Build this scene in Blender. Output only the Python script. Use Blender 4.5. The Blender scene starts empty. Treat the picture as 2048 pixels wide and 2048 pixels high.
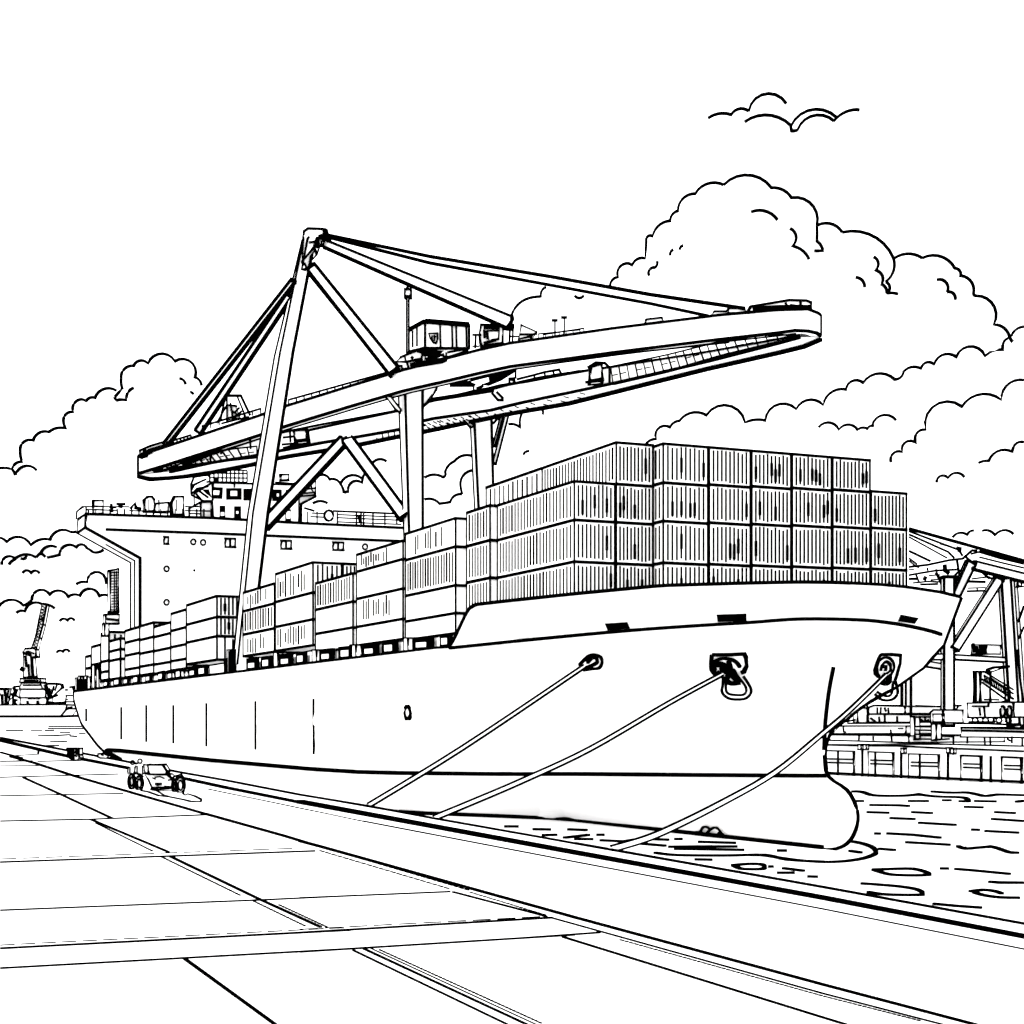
import bpy, math
from mathutils import Vector
from mathutils.bvhtree import BVHTree

# ---------------------------------------------------------------- camera, sky, sun, exposure
scene = bpy.context.scene
CAM_Z = 8.7                      # eye height over the water
FPX = 3180.0                     # focal length in pixels of a 2048 px wide frame
HOR = 1446.0                     # row of the horizon in that frame
INK = 1.3
cam_d = bpy.data.cameras.new('camera')
cam_d.sensor_width = 36.0
cam_d.lens = FPX / 2048 * 36.0
cam_d.shift_y = (HOR - 1024) / 2048
cam_d.clip_start = 0.5
cam_d.clip_end = 60000
cam = bpy.data.objects.new('camera', cam_d)
cam.location = (0, 0, CAM_Z)
cam.rotation_euler = (math.radians(90), 0, 0)
scene.collection.objects.link(cam)
scene.camera = cam
world = bpy.data.worlds.new('World')
scene.world = world
world.use_nodes = True
wn = world.node_tree
wn.nodes.clear()
wo = wn.nodes.new('ShaderNodeOutputWorld')
bg = wn.nodes.new('ShaderNodeBackground')
sky = wn.nodes.new('ShaderNodeTexSky')
sky.sky_type = 'NISHITA'
sky.sun_disc = False
sky.sun_elevation = math.radians(42)
sky.sun_rotation = math.radians(215)
sky.air_density = 1.0
sky.dust_density = 4.0
bg.inputs['Strength'].default_value = 0.15
veil = wn.nodes.new('ShaderNodeMixRGB')          # a bright overcast veil over the clear sky
veil.inputs['Fac'].default_value = 0.92
veil.inputs['Color2'].default_value = (6.0, 6.0, 6.0, 1)
wn.links.new(sky.outputs['Color'], veil.inputs['Color1'])
wn.links.new(veil.outputs['Color'], bg.inputs['Color'])
wn.links.new(bg.outputs['Background'], wo.inputs['Surface'])
sun_d = bpy.data.lights.new('sun', 'SUN')
sun_d.energy = 0.5
sun_d.angle = math.radians(20)
sun_d.color = (1.0, 0.97, 0.93)
sun = bpy.data.objects.new('sun', sun_d)
sun.rotation_euler = (math.radians(48), 0, math.radians(-35))
scene.collection.objects.link(sun)
scene.view_settings.view_transform = 'Standard'
scene.view_settings.look = 'None'
scene.view_settings.gamma = 1.0
scene.view_settings.use_curve_mapping = False
scene.view_settings.exposure = 1.8
scene.cycles.max_bounces = 8
scene.cycles.diffuse_bounces = 6

# ---------------------------------------------------------------- materials
def noise_mat(name, lo, hi, scale, rough):
    m = bpy.data.materials.new(name)
    m.use_nodes = True
    t = m.node_tree
    b = t.nodes['Principled BSDF']
    b.inputs['Roughness'].default_value = rough
    b.inputs['Specular IOR Level'].default_value = 0.0
    n = t.nodes.new('ShaderNodeTexNoise')
    n.inputs['Scale'].default_value = scale
    n.inputs['Detail'].default_value = 4
    r = t.nodes.new('ShaderNodeValToRGB')
    r.color_ramp.elements[0].color = (*lo, 1)
    r.color_ramp.elements[1].color = (*hi, 1)
    r.color_ramp.elements[0].position = .35
    r.color_ramp.elements[1].position = .65
    c = t.nodes.new('ShaderNodeTexCoord')
    t.links.new(c.outputs['Object'], n.inputs['Vector'])
    t.links.new(n.outputs['Fac'], r.inputs['Fac'])
    t.links.new(r.outputs['Color'], b.inputs['Base Color'])
    return m
def W3(v): return (v, v, v)
M = {
 'steel': noise_mat('white_painted_steel', W3(.80), W3(.86), 0.6, .7),
 'hull': noise_mat('white_hull_paint', W3(.80), W3(.86), 0.05, .6),
 'box': noise_mat('white_container_paint', W3(.84), W3(.88), 0.9, .7),
 'concrete': noise_mat('pale_concrete', W3(.76), W3(.84), 0.4, .95),
 'water': noise_mat('pale_water', W3(.78), W3(.84), 0.1, .5),
 'cloud': noise_mat('cloud_white', W3(.86), W3(.90), 0.003, 1.0),
 'rope': noise_mat('white_rope', W3(.78), W3(.84), 3.0, .9),
 'tyre': noise_mat('black_rubber', W3(0.0), W3(0.0005), 4.0, 1.0),
 'ink': noise_mat('black_line_paint', W3(0.0), W3(0.0003), 1.0, 1.0),
}

# ---------------------------------------------------------------- reading places off the picture
CR = {'A':(200,400,900),'B':(900,400,900),'C':(0,900,600),'D':(450,850,600),'E':(900,850,600),'G':(1448,850,600),
 'H':(1448,1250,600),'I':(0,1350,700),'J':(600,1500,548),'K':(1048,1448,600),'L':(1500,1500,548),'M':(0,1150,400),
 'N':(1648,1050,400),'O':(1648,1280,400),'P':(230,880,400),'Q':(760,560,400),'R':(1000,150,524),'S':(1524,150,524),
 'T':(1248,640,800),'U':(0,680,450),'V':(1180,1280,350),'W':(550,430,300),'X':(100,1450,350),'Y':(590,880,400),
 'F':(0,0,2048),'Z':(0,0,1932)}
def cv(c, *pts):
    x0, y0, w = CR[c]
    k = w / 1932.0
    return [(x0 + x * k, y0 + y * k) for x, y in pts]
def cv1(c, x, y): return cv(c, (x, y))[0]
def at(p, Y): return Vector(((p[0]-1024)/FPX*Y, Y, CAM_Z + (HOR-p[1])/FPX*Y))
def onz(p, z):
    Y = (z-CAM_Z)*FPX/(HOR-p[1])
    return at(p, Y)
# the ship's frame: SD points aft along the hull, SN across it from the near side
SD = Vector((-.4035, .915, 0)); SN = Vector((.915, .4035, 0)); S0 = Vector((-4.8, 124.8, 0))
HB = 18.0
def onc(p, c):                                   # where the sight line meets the fore-and-aft plane c metres in from the near side
    k = (p[0]-1024)/FPX
    return at(p, (c - (4.8*.915 - 124.8*.4035)) / (.915*k + .4035))
def ship(s, c, z): 
    v = S0 + SD*s + SN*c
    return Vector((v.x, v.y, z))
def sc(v): 
    w = Vector((v.x, v.y, 0)) - S0
    return w.dot(SD), w.dot(SN)
def ons(p, s):                                   # where the sight line meets the athwartships plane at s
    k = (p[0]-1024)/FPX
    Y = (s + (.4035*4.8 + .915*124.8)) / (-.4035*k + .915)
    return at(p, Y)
def px(v): return (1024 + v.x/v.y*FPX, HOR - (v.z-CAM_Z)/v.y*FPX)

# ---------------------------------------------------------------- mesh collector
def base_of(o):
    v = Vector((0, 0, 0))
    while o is not None:
        v = v + o.location
        o = o.parent
    return v
class MB:
    def __init__(s): s.v = []; s.f = []; s.m = []
    def face(s, idx, m=0): s.f.append(idx); s.m.append(m)
    def add(s, vs, fs, m=0):
        b = len(s.v)
        s.v += [Vector(x) for x in vs]
        for f in fs: s.face([b+i for i in f], m)
    def line(s, pts, w=4.5, m=1, closed=False, n=4, r=None):
        pts = [Vector(p) for p in pts]
        q = [pts[0]]
        for p in pts[1:]:
            if (p-q[-1]).length > 1e-4: q.append(p)
        pts = q
        if closed and (pts[0]-pts[-1]).length < 1e-3: pts = pts[:-1]
        if len(pts) < 2: return
        N = len(pts); b = len(s.v)
        for i, p in enumerate(pts):
            if closed: t1 = (p-pts[i-1]).normalized(); t2 = (pts[(i+1) % N]-p).normalized()
            else:
                t1 = (p-pts[max(i-1, 0)]); t2 = (pts[min(i+1, N-1)]-p)
                t1 = t1.normalized() if t1.length > 0 else t2.normalized()
                t2 = t2.normalized() if t2.length > 0 else t1
            t = t1+t2
            t = t.normalized() if t.length > 1e-4 else t1
            u = Vector((0, 0, 1)) if abs(t.z) < .9 else Vector((1, 0, 0))
            a = t.cross(u).normalized(); c = a.cross(t).normalized()
            rr = r if r is not None else INK*w/2*max(p.y, 1)/FPX
            cs = max(.5, t1.dot(t)); rr2 = rr/cs if cs > .7 else rr
            for k in range(n):
                g = 2*math.pi*(k+.5)/n
                f = rr2*(1.12 if n == 4 else 1)
                s.v.append(p + a*(math.cos(g)*f) + c*(math.sin(g)*f))
        for i in range(N if closed else N-1):
            j = (i+1) % N
            for k in range(n):
                l = (k+1) % n
                s.face([b+i*n+k, b+i*n+l, b+j*n+l, b+j*n+k], m)
        if not closed:
            s.face([b+k for k in range(n)][::-1], m); s.face([b+(N-1)*n+k for k in range(n)], m)
    def hexa(s, a, b, w=4.5, m=0, ink=True):      # a and b: two matching loops of corners
        n = len(a)
        s.add(list(a)+list(b), [list(range(n))[::-1], [n+i for i in range(n)]] + [[i, (i+1) % n, n+(i+1) % n, n+i] for i in range(n)], m)
        if ink and w:
            s.line(a, w, closed=True); s.line(b, w, closed=True)
            for i in range(n): s.line([a[i], b[i]], w)
    def plate(s, poly, Y, d=1.0, w=4.5, m=0):
        f = [at(p, Y) for p in poly]
        s.hexa(f, [v+Vector((0, d, 0)) for v in f], w, m)
    def beam(s, a, b, wa, Ya, Yb=None, wb=None, d=None, w=4.5, m=0):
        Yb = Ya if Yb is None else Yb; wb = wa if wb is None else wb
        L = math.hypot(b[0]-a[0], b[1]-a[1]); nx, ny = -(b[1]-a[1])/L, (b[0]-a[0])/L
        d = wa*Ya/FPX if d is None else d
        A = [at((a[0]-nx*wa/2, a[1]-ny*wa/2), Ya), at((a[0]+nx*wa/2, a[1]+ny*wa/2), Ya)]
        B = [at((b[0]-nx*wb/2, b[1]-ny*wb/2), Yb), at((b[0]+nx*wb/2, b[1]+ny*wb/2), Yb)]
        dv = Vector((0, d, 0))
        s.hexa([A[0], A[1], A[1]+dv, A[0]+dv], [B[0], B[1], B[1]+dv, B[0]+dv], w, m)
    def box(s, o, ax, ay, az, w=4.5, m=0, ink=True):
        a = [o, o+ax, o+ax+ay, o+ay]
        s.hexa(a, [v+az for v in a], w, m, ink)
    def ring(s, p, Y, rx, ry, w=4.5, d=None, n=20, fill=None):
        pts = [at((p[0]+rx*math.cos(2*math.pi*i/n), p[1]+ry*math.sin(2*math.pi*i/n)), Y) for i in range(n)]
        if fill is not None:
            dv = Vector((0, d or .5, 0))
            s.hexa(pts, [v+dv for v in pts], 0, fill, False)
        if w: s.line(pts, w, closed=True)
    def sphere(s, c, r, m=0, nu=12, nv=8, sx=1, sy=1, sz=1):
        vs = []; fs = []
        for j in range(nv+1):
            for i in range(nu):
                th = math.pi*j/nv; ph = 2*math.pi*i/nu
                vs.append(c+Vector((sx*r*math.sin(th)*math.cos(ph), sy*r*math.sin(th)*math.sin(ph), sz*r*math.cos(th))))
        for j in range(nv):
            for i in range(nu): fs.append([j*nu+i, j*nu+(i+1) % nu, (j+1)*nu+(i+1) % nu, (j+1)*nu+i])
        s.add(vs, fs, m)
    def mesh(s, name, mats, off=Vector((0, 0, 0))):
        me = bpy.data.meshes.new(name)
        me.from_pydata([tuple(v-off) for v in s.v], [], s.f)
        for m in mats: me.materials.append(M[m])
        for p, m in zip(me.polygons, s.m): p.material_index = m
        me.update()
        return me
    def build(s, name, mat='steel', parent=None, loc=None):
        if loc is None: loc = Vector((0, 0, 0)) if parent is not None else None
        if loc is None:
            n = len(s.v); xs = [v.x for v in s.v]; ys = [v.y for v in s.v]; zs = [v.z for v in s.v]
            loc = Vector(((min(xs)+max(xs))/2, (min(ys)+max(ys))/2, min(zs)))
        off = base_of(parent) + loc if parent is not None else loc
        o = bpy.data.objects.new(name, s.mesh(name, [mat, 'ink'], off))
        scene.collection.objects.link(o)
        o.parent = parent; o.location = loc
        return o
def empty(name, loc):
    o = bpy.data.objects.new(name, None); scene.collection.objects.link(o); o.location = loc
    o.empty_display_size = 1
    return o
def tag(o, label, cat, group=None):
    o['label'] = label; o['category'] = cat
    if group: o['group'] = group
    return o
def struct(o): o['kind'] = 'structure'; return o
def smooth(pts, n=6):                             # Catmull-Rom through image points
    if len(pts) < 3: return pts
    out = []
    P = [pts[0]]+list(pts)+[pts[-1]]
    for i in range(1, len(P)-2):
        for k in range(n):
            t = k/n
            out.append(tuple(.5*((2*P[i][a])+(-P[i-1][a]+P[i+1][a])*t+(2*P[i-1][a]-5*P[i][a]+4*P[i+1][a]-P[i+2][a])*t*t+(-P[i-1][a]+3*P[i][a]-3*P[i+1][a]+P[i+2][a])*t**3) for a in range(len(P[i]))))
    out.append(pts[-1])
    return out
def interp(x, tab):
    if x <= tab[0][0]: return tab[0][1]
    for (a, b), (c, d) in zip(tab, tab[1:]):
        if x <= c: return b+(d-b)*(x-a)/(c-a)
    return tab[-1][1]
ORD = ['first', 'second', 'third', 'fourth', 'fifth', 'sixth', 'seventh', 'eighth', 'ninth', 'tenth', 'eleventh', 'twelfth', 'thirteenth', 'fourteenth', 'fifteenth', 'sixteenth', 'seventeenth', 'eighteenth']

# ---------------------------------------------------------------- water
b = MB()
b.add([(-30000, -200, 0), (30000, -200, 0), (30000, 50000, 0), (-30000, 50000, 0)], [[0, 1, 2, 3]])
struct(b.build('water', 'water', loc=Vector((0, 0, 0))))
RIP = [('L', p) for p in [
 [(715,300),(790,303),(880,328),(1070,330),(1190,323),(1310,335),(1470,340),(1525,348),(1540,368),(1475,368)],
 [(1285,300),(1400,308),(1530,308),(1600,320),(1660,332),(1750,322),(1930,326)],
 [(750,367),(803,367)],[(1115,367),(1260,367)],[(1355,362),(1420,362)],[(1580,367),(1740,370)],[(840,395),(1050,398),(1120,402)],
 [(1510,408),(1645,412)],[(825,445),(980,450)],[(1143,445),(1283,452)],[(988,487),(1163,494)],[(1192,520),(1450,535)],
 [(1728,445),(1868,452)],[(1707,493),(1932,508)],[(1560,568),(1620,570)],[(1658,578),(1895,590)],[(882,595),(917,597)],
 [(967,595),(1150,605),(1340,625)],[(1100,657),(1410,675)],[(1467,685),(1520,702),(1620,694),(1720,692),(1830,728),(1890,730)],
 [(910,703),(1022,712)],[(706,718),(782,730)],[(190,715),(260,715)],
 [(870,850),(920,848),(1150,845),(1265,880),(1200,890),(1040,888),(960,878),(870,850)],[(1340,842),(1402,842)],[(1447,845),(1570,855),(1832,880)],
 [(1687,935),(1760,942),(1932,942)],[(783,947),(900,955),(1050,968),(1160,985),(1210,1005),(1215,1020),(1190,1028),(960,1025),(833,1007)],
 [(1553,1003),(1640,993),(1720,1000),(1776,1018)],[(1580,1010),(1650,1030),(1760,1045),(1903,1048)],[(1292,1090),(1450,1105),(1635,1118)],
 [(235,840),(378,858)],[(190,872),(315,872)],[(403,898),(480,900)],[(130,828),(165,828)],[(1880,372),(1932,365)],
 [(690,648),(740,655),(800,668),(860,690),(885,715),(880,740),(800,770),(690,788),(590,795),(500,795),(350,785),(200,765),(100,750),(0,748)]]]
RIP += [('K', p) for p in [
 [(845,835),(980,850),(1290,853),(1550,850),(1700,880),(1930,893)],
 [(58,684),(172,686)],[(284,685),(405,690)],[(117,722),(212,720)],[(260,738),(320,732),(415,720)],[(322,747),(448,748)],[(465,720),(520,720)],
 [(492,755),(640,762),(720,750)],[(730,775),(910,790)],[(830,748),(932,752)],[(967,747),(1022,747)],[(1122,765),(1365,772)],
 [(930,797),(1110,795),(1375,795)],[(965,810),(1420,817)],[(1097,878),(1215,880)],
 [(1345,915),(1450,907),(1530,910),(1550,925),(1530,940),(1420,940),(1380,932),(1345,915)],[(1573,924),(1608,924)],[(1630,822),(1690,822)]]]
RIP += [('J', p) for p in [[(1438,546),(1543,546)],[(1643,565),(1768,568)],[(1708,607),(1812,605)]]]
RIP += [('M', p) for p in [[(470,1470),(800,1470)],[(465,1490),(800,1490)],[(60,1510),(222,1510)],[(300,1512),(405,1512)],[(445,1510),(512,1508)],
 [(580,1527),(675,1527)],[(377,1560),(530,1558),(670,1550)],[(687,1562),(733,1567)],[(765,1540),(825,1540)],[(495,1618),(637,1615)],[(450,1655),(570,1655)]]]
b = MB()
for c, p in RIP:
    q = cv(c, *p)
    b.line([onz((x, max(y, 1453)), .02) for x, y in (smooth(q, 4) if len(q) > 3 else q)], 9 if c != 'M' else 6)
rp = b.build('water_ripples', 'ink', loc=Vector((0, 0, 0))); tag(rp, 'short dark ripple strokes spread over the pale harbour water', 'ripples'); rp['kind'] = 'stuff'
b = MB()
for p in ([(1110,695),(1135,692),(1150,668),(1170,662),(1192,672),(1190,690),(1160,716),(1145,705),(1140,690)],[(1195,682),(1225,667),(1250,675),(1280,712),(1320,735)],[(1205,728),(1235,722),(1258,700)]):
    pass
None

# ---------------------------------------------------------------- quay in front
QZ = 4.3
edge = [onz(p, QZ) for p in [(0,1477),(244,1523),(600,1591),(1148,1688),(1647,1776),(2048,1849)]]
d0 = (edge[0]-edge[1]).normalized(); d1 = (edge[-1]-edge[-2]).normalized()
edge = [edge[0]+d0*900] + edge + [edge[-1]+d1*60]
b = MB()
back = [Vector((-900, 1200, QZ)), Vector((-900, -80, QZ))]
top = edge + [Vector((80, -80, QZ))] + back[::-1]
n = len(edge)
b.add(top, [list(range(len(top)))[::-1]])
b.add(edge+[Vector((v.x, v.y, -3)) for v in edge], [[i, i+1, n+i+1, n+i] for i in range(n-1)])
struct(b.build('quay', 'concrete', loc=Vector((0, 0, 0))))
b = MB()
def qline(c, pts, w=4.5, dash=None):
    P = [onz(p, QZ+.004) for p in cv(c, *pts)]; w = w*1.35 + (1.0 if w < 3.6 else .4)
    if not dash: b.line(P, w); return
    for a, e in zip(P, P[1:]):
        A = px(a); E = px(e); L = math.hypot(E[0]-A[0], E[1]-A[1]); n = max(1, int(L/dash))
        for i in range(n):
            f0, f1 = i/n, (i+.72)/n
            q = [(A[0]+(E[0]-A[0])*f, A[1]+(E[1]-A[1])*f) for f in (f0, f1)]
            b.line([onz(x, QZ+.004) for x in q], w)
qline('F', [(x*1932/2048, y*1932/2048) for x, y in [(0,1477),(132,1502),(244,1523),(359,1546),(450,1562),(600,1591),(733,1613),(872,1639),(1082,1676),(1148,1688)]], 5)
qline('F', [(x*1932/2048, y*1932/2048) for x, y in [(1148,1688),(1647,1776),(2048,1849),(2200,1877)]], 6)
def qf(pts, w, dash=None): qline('F', [(x*1932/2048, y*1932/2048) for x, y in pts], w, dash)
qf([(0,1483),(132,1514),(259,1539),(372,1560),(450,1577),(600,1607)], 7)
qf([(600,1607),(1148,1708),(1647,1799),(2048,1876),(2200,1905)], 11)
qf([(417,1579),(600,1617)], 2, 9); qf([(600,1617),(725,1643)], 2, 10)
qf([(725,1643),(1148,1724),(1647,1819),(2048,1899),(2200,1928)], 2.8)
qline('I', [(0,430),(120,462)], 4); qline('I', [(60,455),(190,490),(420,565),(1130,770)], 5)
qline('I', [(1130,770),(1560,890),(1760,950)], 5.5)
qf([(600,1684),(638,1694),(1148,1836),(1647,1971),(1940,2048),(2100,2091)], 6)
qf([(640,1702),(901,1779)], 2.2, 12); qf([(660,1700),(940,1782)], 2, 11)
qf([(906,1785),(1093,1834)], 4); qf([(940,1785),(1093,1831)], 2, 9)
qf([(1105,1837),(1647,1988),(1886,2050),(2000,2080)], 3); qf([(1240,1880),(1647,1993),(1843,2043)], 2.2, 10)
qline('K', [(250,1375),(1930,1895),(2600,2100)], 4.5)
qline('I', [(0,810),(500,800),(1140,775)], 3.5); qline('I', [(0,670),(680,657)], 3); qline('I', [(0,568),(650,550)], 3)
qline('I', [(0,505),(215,503)], 2.5); qline('I', [(0,480),(180,478)], 3.5); qline('I', [(210,480),(425,475)], 3); qline('I', [(90,447),(210,440),(212,420)], 2.2)
qline('I', [(0,1037),(1740,975)], 4.5); qline('I', [(0,1018),(1650,958)], 2, 45)
qline('I', [(0,1302),(1440,1245),(1932,1222)], 4); qline('J', [(0,1047),(1060,1003)], 4)
qline('I', [(0,1513),(1932,1412)], 5); qline('J', [(0,1293),(1780,1187)], 5)
qline('I', [(0,1493),(1932,1395)], 2, 40); qline('J', [(0,1267),(1740,1175)], 2, 45)
qline('I', [(0,1622),(1932,1515)], 4.5); qline('J', [(0,1428),(1932,1308)], 4.5); qline('K', [(0,1382),(490,1347)], 4.5)
qline('I', [(130,570),(330,660),(620,795)], 3.5); qline('I', [(500,800),(930,980)], 4); qline('I', [(530,820),(845,975)], 2, 5)
qline('I', [(940,1005),(1430,1240),(1770,1395)], 4.5); qline('I', [(890,1005),(1330,1220)], 2.2, 6)
qline('I', [(1400,1250),(1690,1390)], 2.2, 7); qline('I', [(1540,1270),(1810,1395)], 2.2, 7); qline('I', [(1020,1570),(1510,1926),(1800,2140)], 5)
qline('J', [(375,1415),(1450,1932),(1700,2050)], 3); qline('J', [(450,1405),(1585,1932),(1850,2055)], 4)
qline('J', [(500,1400),(1655,1932),(1910,2050)], 1.6); qline('J', [(560,1410),(1710,1932)], 2.2, 8)
struct(b.build('quay_joint_lines', 'ink', loc=Vector((0, 0, 0))))

# ---------------------------------------------------------------- container ship
SHIP = empty('container_ship', ship(120, HB, 0))
tag(SHIP, 'huge white container ship moored along the quay, blunt bow and bulb towards us', 'ship')
# plan curve of each level: (stem point in the picture, entrance length, exponents, aftmost column of the picture)
LVK = [(1650,1699,62,262),(1674,1697,62,255),(1694,1687,62,248),(1708,1668,62,240),(1716,1640,62,230),(1712,1612,62,218),
       (1694,1580,62,204),(1657,1553,60,194),(1648,1510,57,181),(1651,1455,43,165),(1656,1405,31,158)]
LV = [((x, y), L, 1.9, 1.15, a) for x, y, L, a in smooth(LVK, 3)] + [((1664,1362),22,1.9,1.15,153),((1671,1320),18,2,1.3,149),((1678,1268),14.4,2,1.3,148)]
NLOW = 31 - 3                                   # levels below the one at the 1405 row
NA, NB = 14, 26
def plan(tip, L, p, q, aft, c_tip=HB):
    t = onc(tip, HB); s0, _ = sc(t)
    sa, _ = sc(onc((aft, 1400), 0))
    out = []
    for i in range(NA): out.append((sa + (s0+L-sa)*i/NA, 0.0))
    for i in range(NB+1):
        u = L*(1-i/NB)**1.6
        hb = HB*max(0, 1-abs(1-min(1, u/L))**p)**(1/q)
        out.append((s0+u, HB-hb))
    return out, t.z
levels = []
for tip, L, p, q, aft in LV:
    pl, z = plan(tip, L, p, q, aft)
    levels.append((pl, z))
# the waterline is hollow at the entrance
hollow = [(-26, 18), (-21, 17.7), (-10, 17.0), (1, 16.3), (12, 15.8), (18, 12), (26, 6.5), (36, 3), (46, 1.2), (60, .3), (75, 0)]
for k in range(NLOW):
    pl, z = levels[k]
    f = max(0.0, 1-max(0, z)/9.5)
    if f <= 0: continue
    s_tip = pl[-1][0]
    pl = [(s, c*(1-f)+f*interp(s, hollow)) if s > s_tip+.01 else (s, c) for s, c in pl]
    pl[-1] = (s_tip, HB)
    levels[k] = (pl, z)
levels[0] = (levels[0][0], .0)
def pts_of(lv, side): 
    pl, z = lv
    return [ship(s, c if side > 0 else 2*HB-c, z) for s, c in pl]
hull = MB()
under = (levels[0][0], -2.0)
allv = [under]+levels
bows = {}
for side in (1, -1):
    rows = [pts_of(l, side) for l in allv]
    n = len(rows[0])
    for a, c in zip(rows, rows[1:]):
        hull.add(a+c, [[i, i+1, n+i+1, n+i] if side > 0 else [i, n+i, n+i+1, i+1] for i in range(n-1)])
    bows[side] = rows
# transom, deck
n = len(bows[1][0])
tr = [r[0] for r in bows[1]]; tr2 = [r[0] for r in bows[-1]]
hull.add(tr+tr2, [[i, i+1, len(tr)+i+1, len(tr)+i] for i in range(len(tr)-1)])
hull.add(bows[1][-1]+bows[-1][-1], [[i, i+1, n+i+1, n+i] for i in range(n-1)])
# forecastle bulwark with its raked break: height follows the sheer read off the picture
top_y = [(899,1294),(910,1278),(921,1254),(934,1226),(941,1216),(953,1209),(1005,1203),(1145,1188),(1325,1171),(1499,1166),(1600,1164),(1675,1165),(1760,1169),(1814,1174),(1880,1184),(1921,1194)]
ptop, _ = plan((1700,1166), 13.1, 2, 1.3, 148)
s_break = sc(onc((899, 1294), 0))[0]
L0 = 13.1; st = ptop[-1][0]
def top_pts(side):
    out = []; low = []
    ss = [s_break - (s_break-(st+L0))*i/30 for i in range(30)]
    pl = [(s, 0.0) for s in ss] + [p for p in ptop if p[0] <= st+L0+.01]
    dk = levels[-1][0]
    for s, c in pl:
        cc = c if side > 0 else 2*HB-c
        v = ship(s, cc, 10)
        x = px(v)[0]
        if side > 0 or x > 1700:
            y = interp(x, top_y)
            v.z = CAM_Z + (HOR-y)*v.y/FPX
            if side < 0 and s > st+8: v.z = ship_last
            if side < 0: ship_last = v.z
        else: v.z = CAM_Z+9.42
        out.append(v)
        # matching point on the deck level below
    return out, pl
def deck_match(pl, side):
    s0 = levels[-1][0][-1][0]; L = 14.4
    res = []
    for s, c in pl:
        if s > st+L0-.01: res.append(ship(s if s > s0+L else s, 0 if side > 0 else 2*HB, levels[-1][1])); continue
        f = (s-st)/L0
        u = f*L; hb = HB*max(0, 1-abs(1-min(1, u/L))**2)**(1/1.3)
        res.append(ship(s0+u, HB-hb if side > 0 else HB+hb, levels[-1][1]))
    return res
tp, pl1 = top_pts(1)
# starboard top walked from the stem aft so that the height carries on past the turn
ts_rev = []; ship_last = tp[-1].z
for s, c in [p for p in pl1][::-1]:
    v = ship(s, 2*HB-c, 10); x = px(v)[0]
    if s <= st+9:
        v.z = CAM_Z + (HOR-interp(x, top_y))*v.y/FPX; ship_last = v.z
    else: v.z = ship_last
    ts_rev.append(v)
ts = ts_rev[::-1]
for side, t in ((1, tp), (-1, ts)):
    lo = deck_match(pl1, side); n = len(t)
    hull.add(lo+t, [[i, i+1, n+i+1, n+i] if side > 0 else [i, n+i, n+i+1, i+1] for i in range(n-1)])
hm = bpy.data.meshes.new('tmp')
bvh = BVHTree.FromPolygons([tuple(v) for v in hull.v], [list(f) for f in hull.f])
def hit(p, out=.06):
    d = at(p, 1)-Vector((0, 0, CAM_Z))
    d.normalize()
    r = bvh.ray_cast(Vector((0, 0, CAM_Z)), d)
    return None if r[0] is None else r[0]-d*out
MK = 1.35
def mark(mb, pts, w=4.5, closed=False, step=25):
    q = []
    for a, c in zip(pts, pts[1:]+([pts[0]] if closed else [])):
        L = math.hypot(c[0]-a[0], c[1]-a[1]); n = max(1, int(L/step))
        q += [(a[0]+(c[0]-a[0])*i/n, a[1]+(c[1]-a[1])*i/n) for i in range(n)]
    if not closed: q.append(pts[-1])
    v = [hit(p) for p in q]; v = [x for x in v if x is not None]
    if len(v) > 1: mb.line(v, w*MK, closed=closed)
def ext_pts(rows_z):
    out = []
    for r in rows_z: out.append(max(r, key=lambda v: px(v)[0]))
    return out
# lines of the hull
hull.line(tp, 7); hull.line([v for v in ts if px(v)[0] > 1690 and sc(v)[0] < st+9], 6)
hull.line([tp[0]+Vector((0, 0, .0))]+[ship(s, 0, levels[-1][1]) for s, c in levels[-1][0][:NA] if s > s_break][::-1]+[ship(levels[-1][0][0][0], 0, levels[-1][1])], 5)
sil = ext_pts([[v for v in ts if sc(v)[0] < st+9]]+[bows[-1][k] for k in range(len(allv)-1, len(allv)-13, -1)])
hull.line(sil, 9)
hull.line([r[-1] for r in bows[1][1:26]], 6)
hull.line([r[0] for r in bows[1][1:]], 5)
hull.line(smooth([v for v in bows[1][1] if sc(v)[0] < 70], 2) if False else [v+Vector((-.1, -.1, .12)) for v in bows[1][1]], 10)
mark(hull, cv('F', *[(x*1932/2048, y*1932/2048) for x, y in [(217,1500),(240,1501),(420,1520),(625,1538),(720,1544),(800,1546),(1000,1548),(1150,1548),(1400,1550),(1600,1551),(1654,1551)]]), 6)
mark(hull, cv('F', *[(x*1932/2048, y*1932/2048) for x, y in smooth([(900,1296),(1086,1277),(1260,1261),(1400,1251),(1500,1245),(1603,1238),(1721,1240),(1780,1246),(1821,1253),(1860,1262),(1882,1269)], 4)]), 5)
mark(hull, cv('F', *[(x*1932/2048, y*1932/2048) for x, y in smooth([(1667,1334),(1659,1375),(1653,1420),(1650,1455),(1648,1500)], 4)]), 5.5, step=12)
for x, a, c in ((174,1417,1443),(244,1414,1479),(294,1410,1484),(348,1410,1487),(414,1406,1493),(512,1402,1499),(628,1397,1507)):
    mark(hull, [(x, a), (x, c)], 4.5)
hull.line([hit((816+6*math.cos(g*.628), 1425+13*math.sin(g*.628))) for g in range(10)], 7, closed=True)
hull_o = hull.build('hull', 'hull', SHIP)
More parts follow.
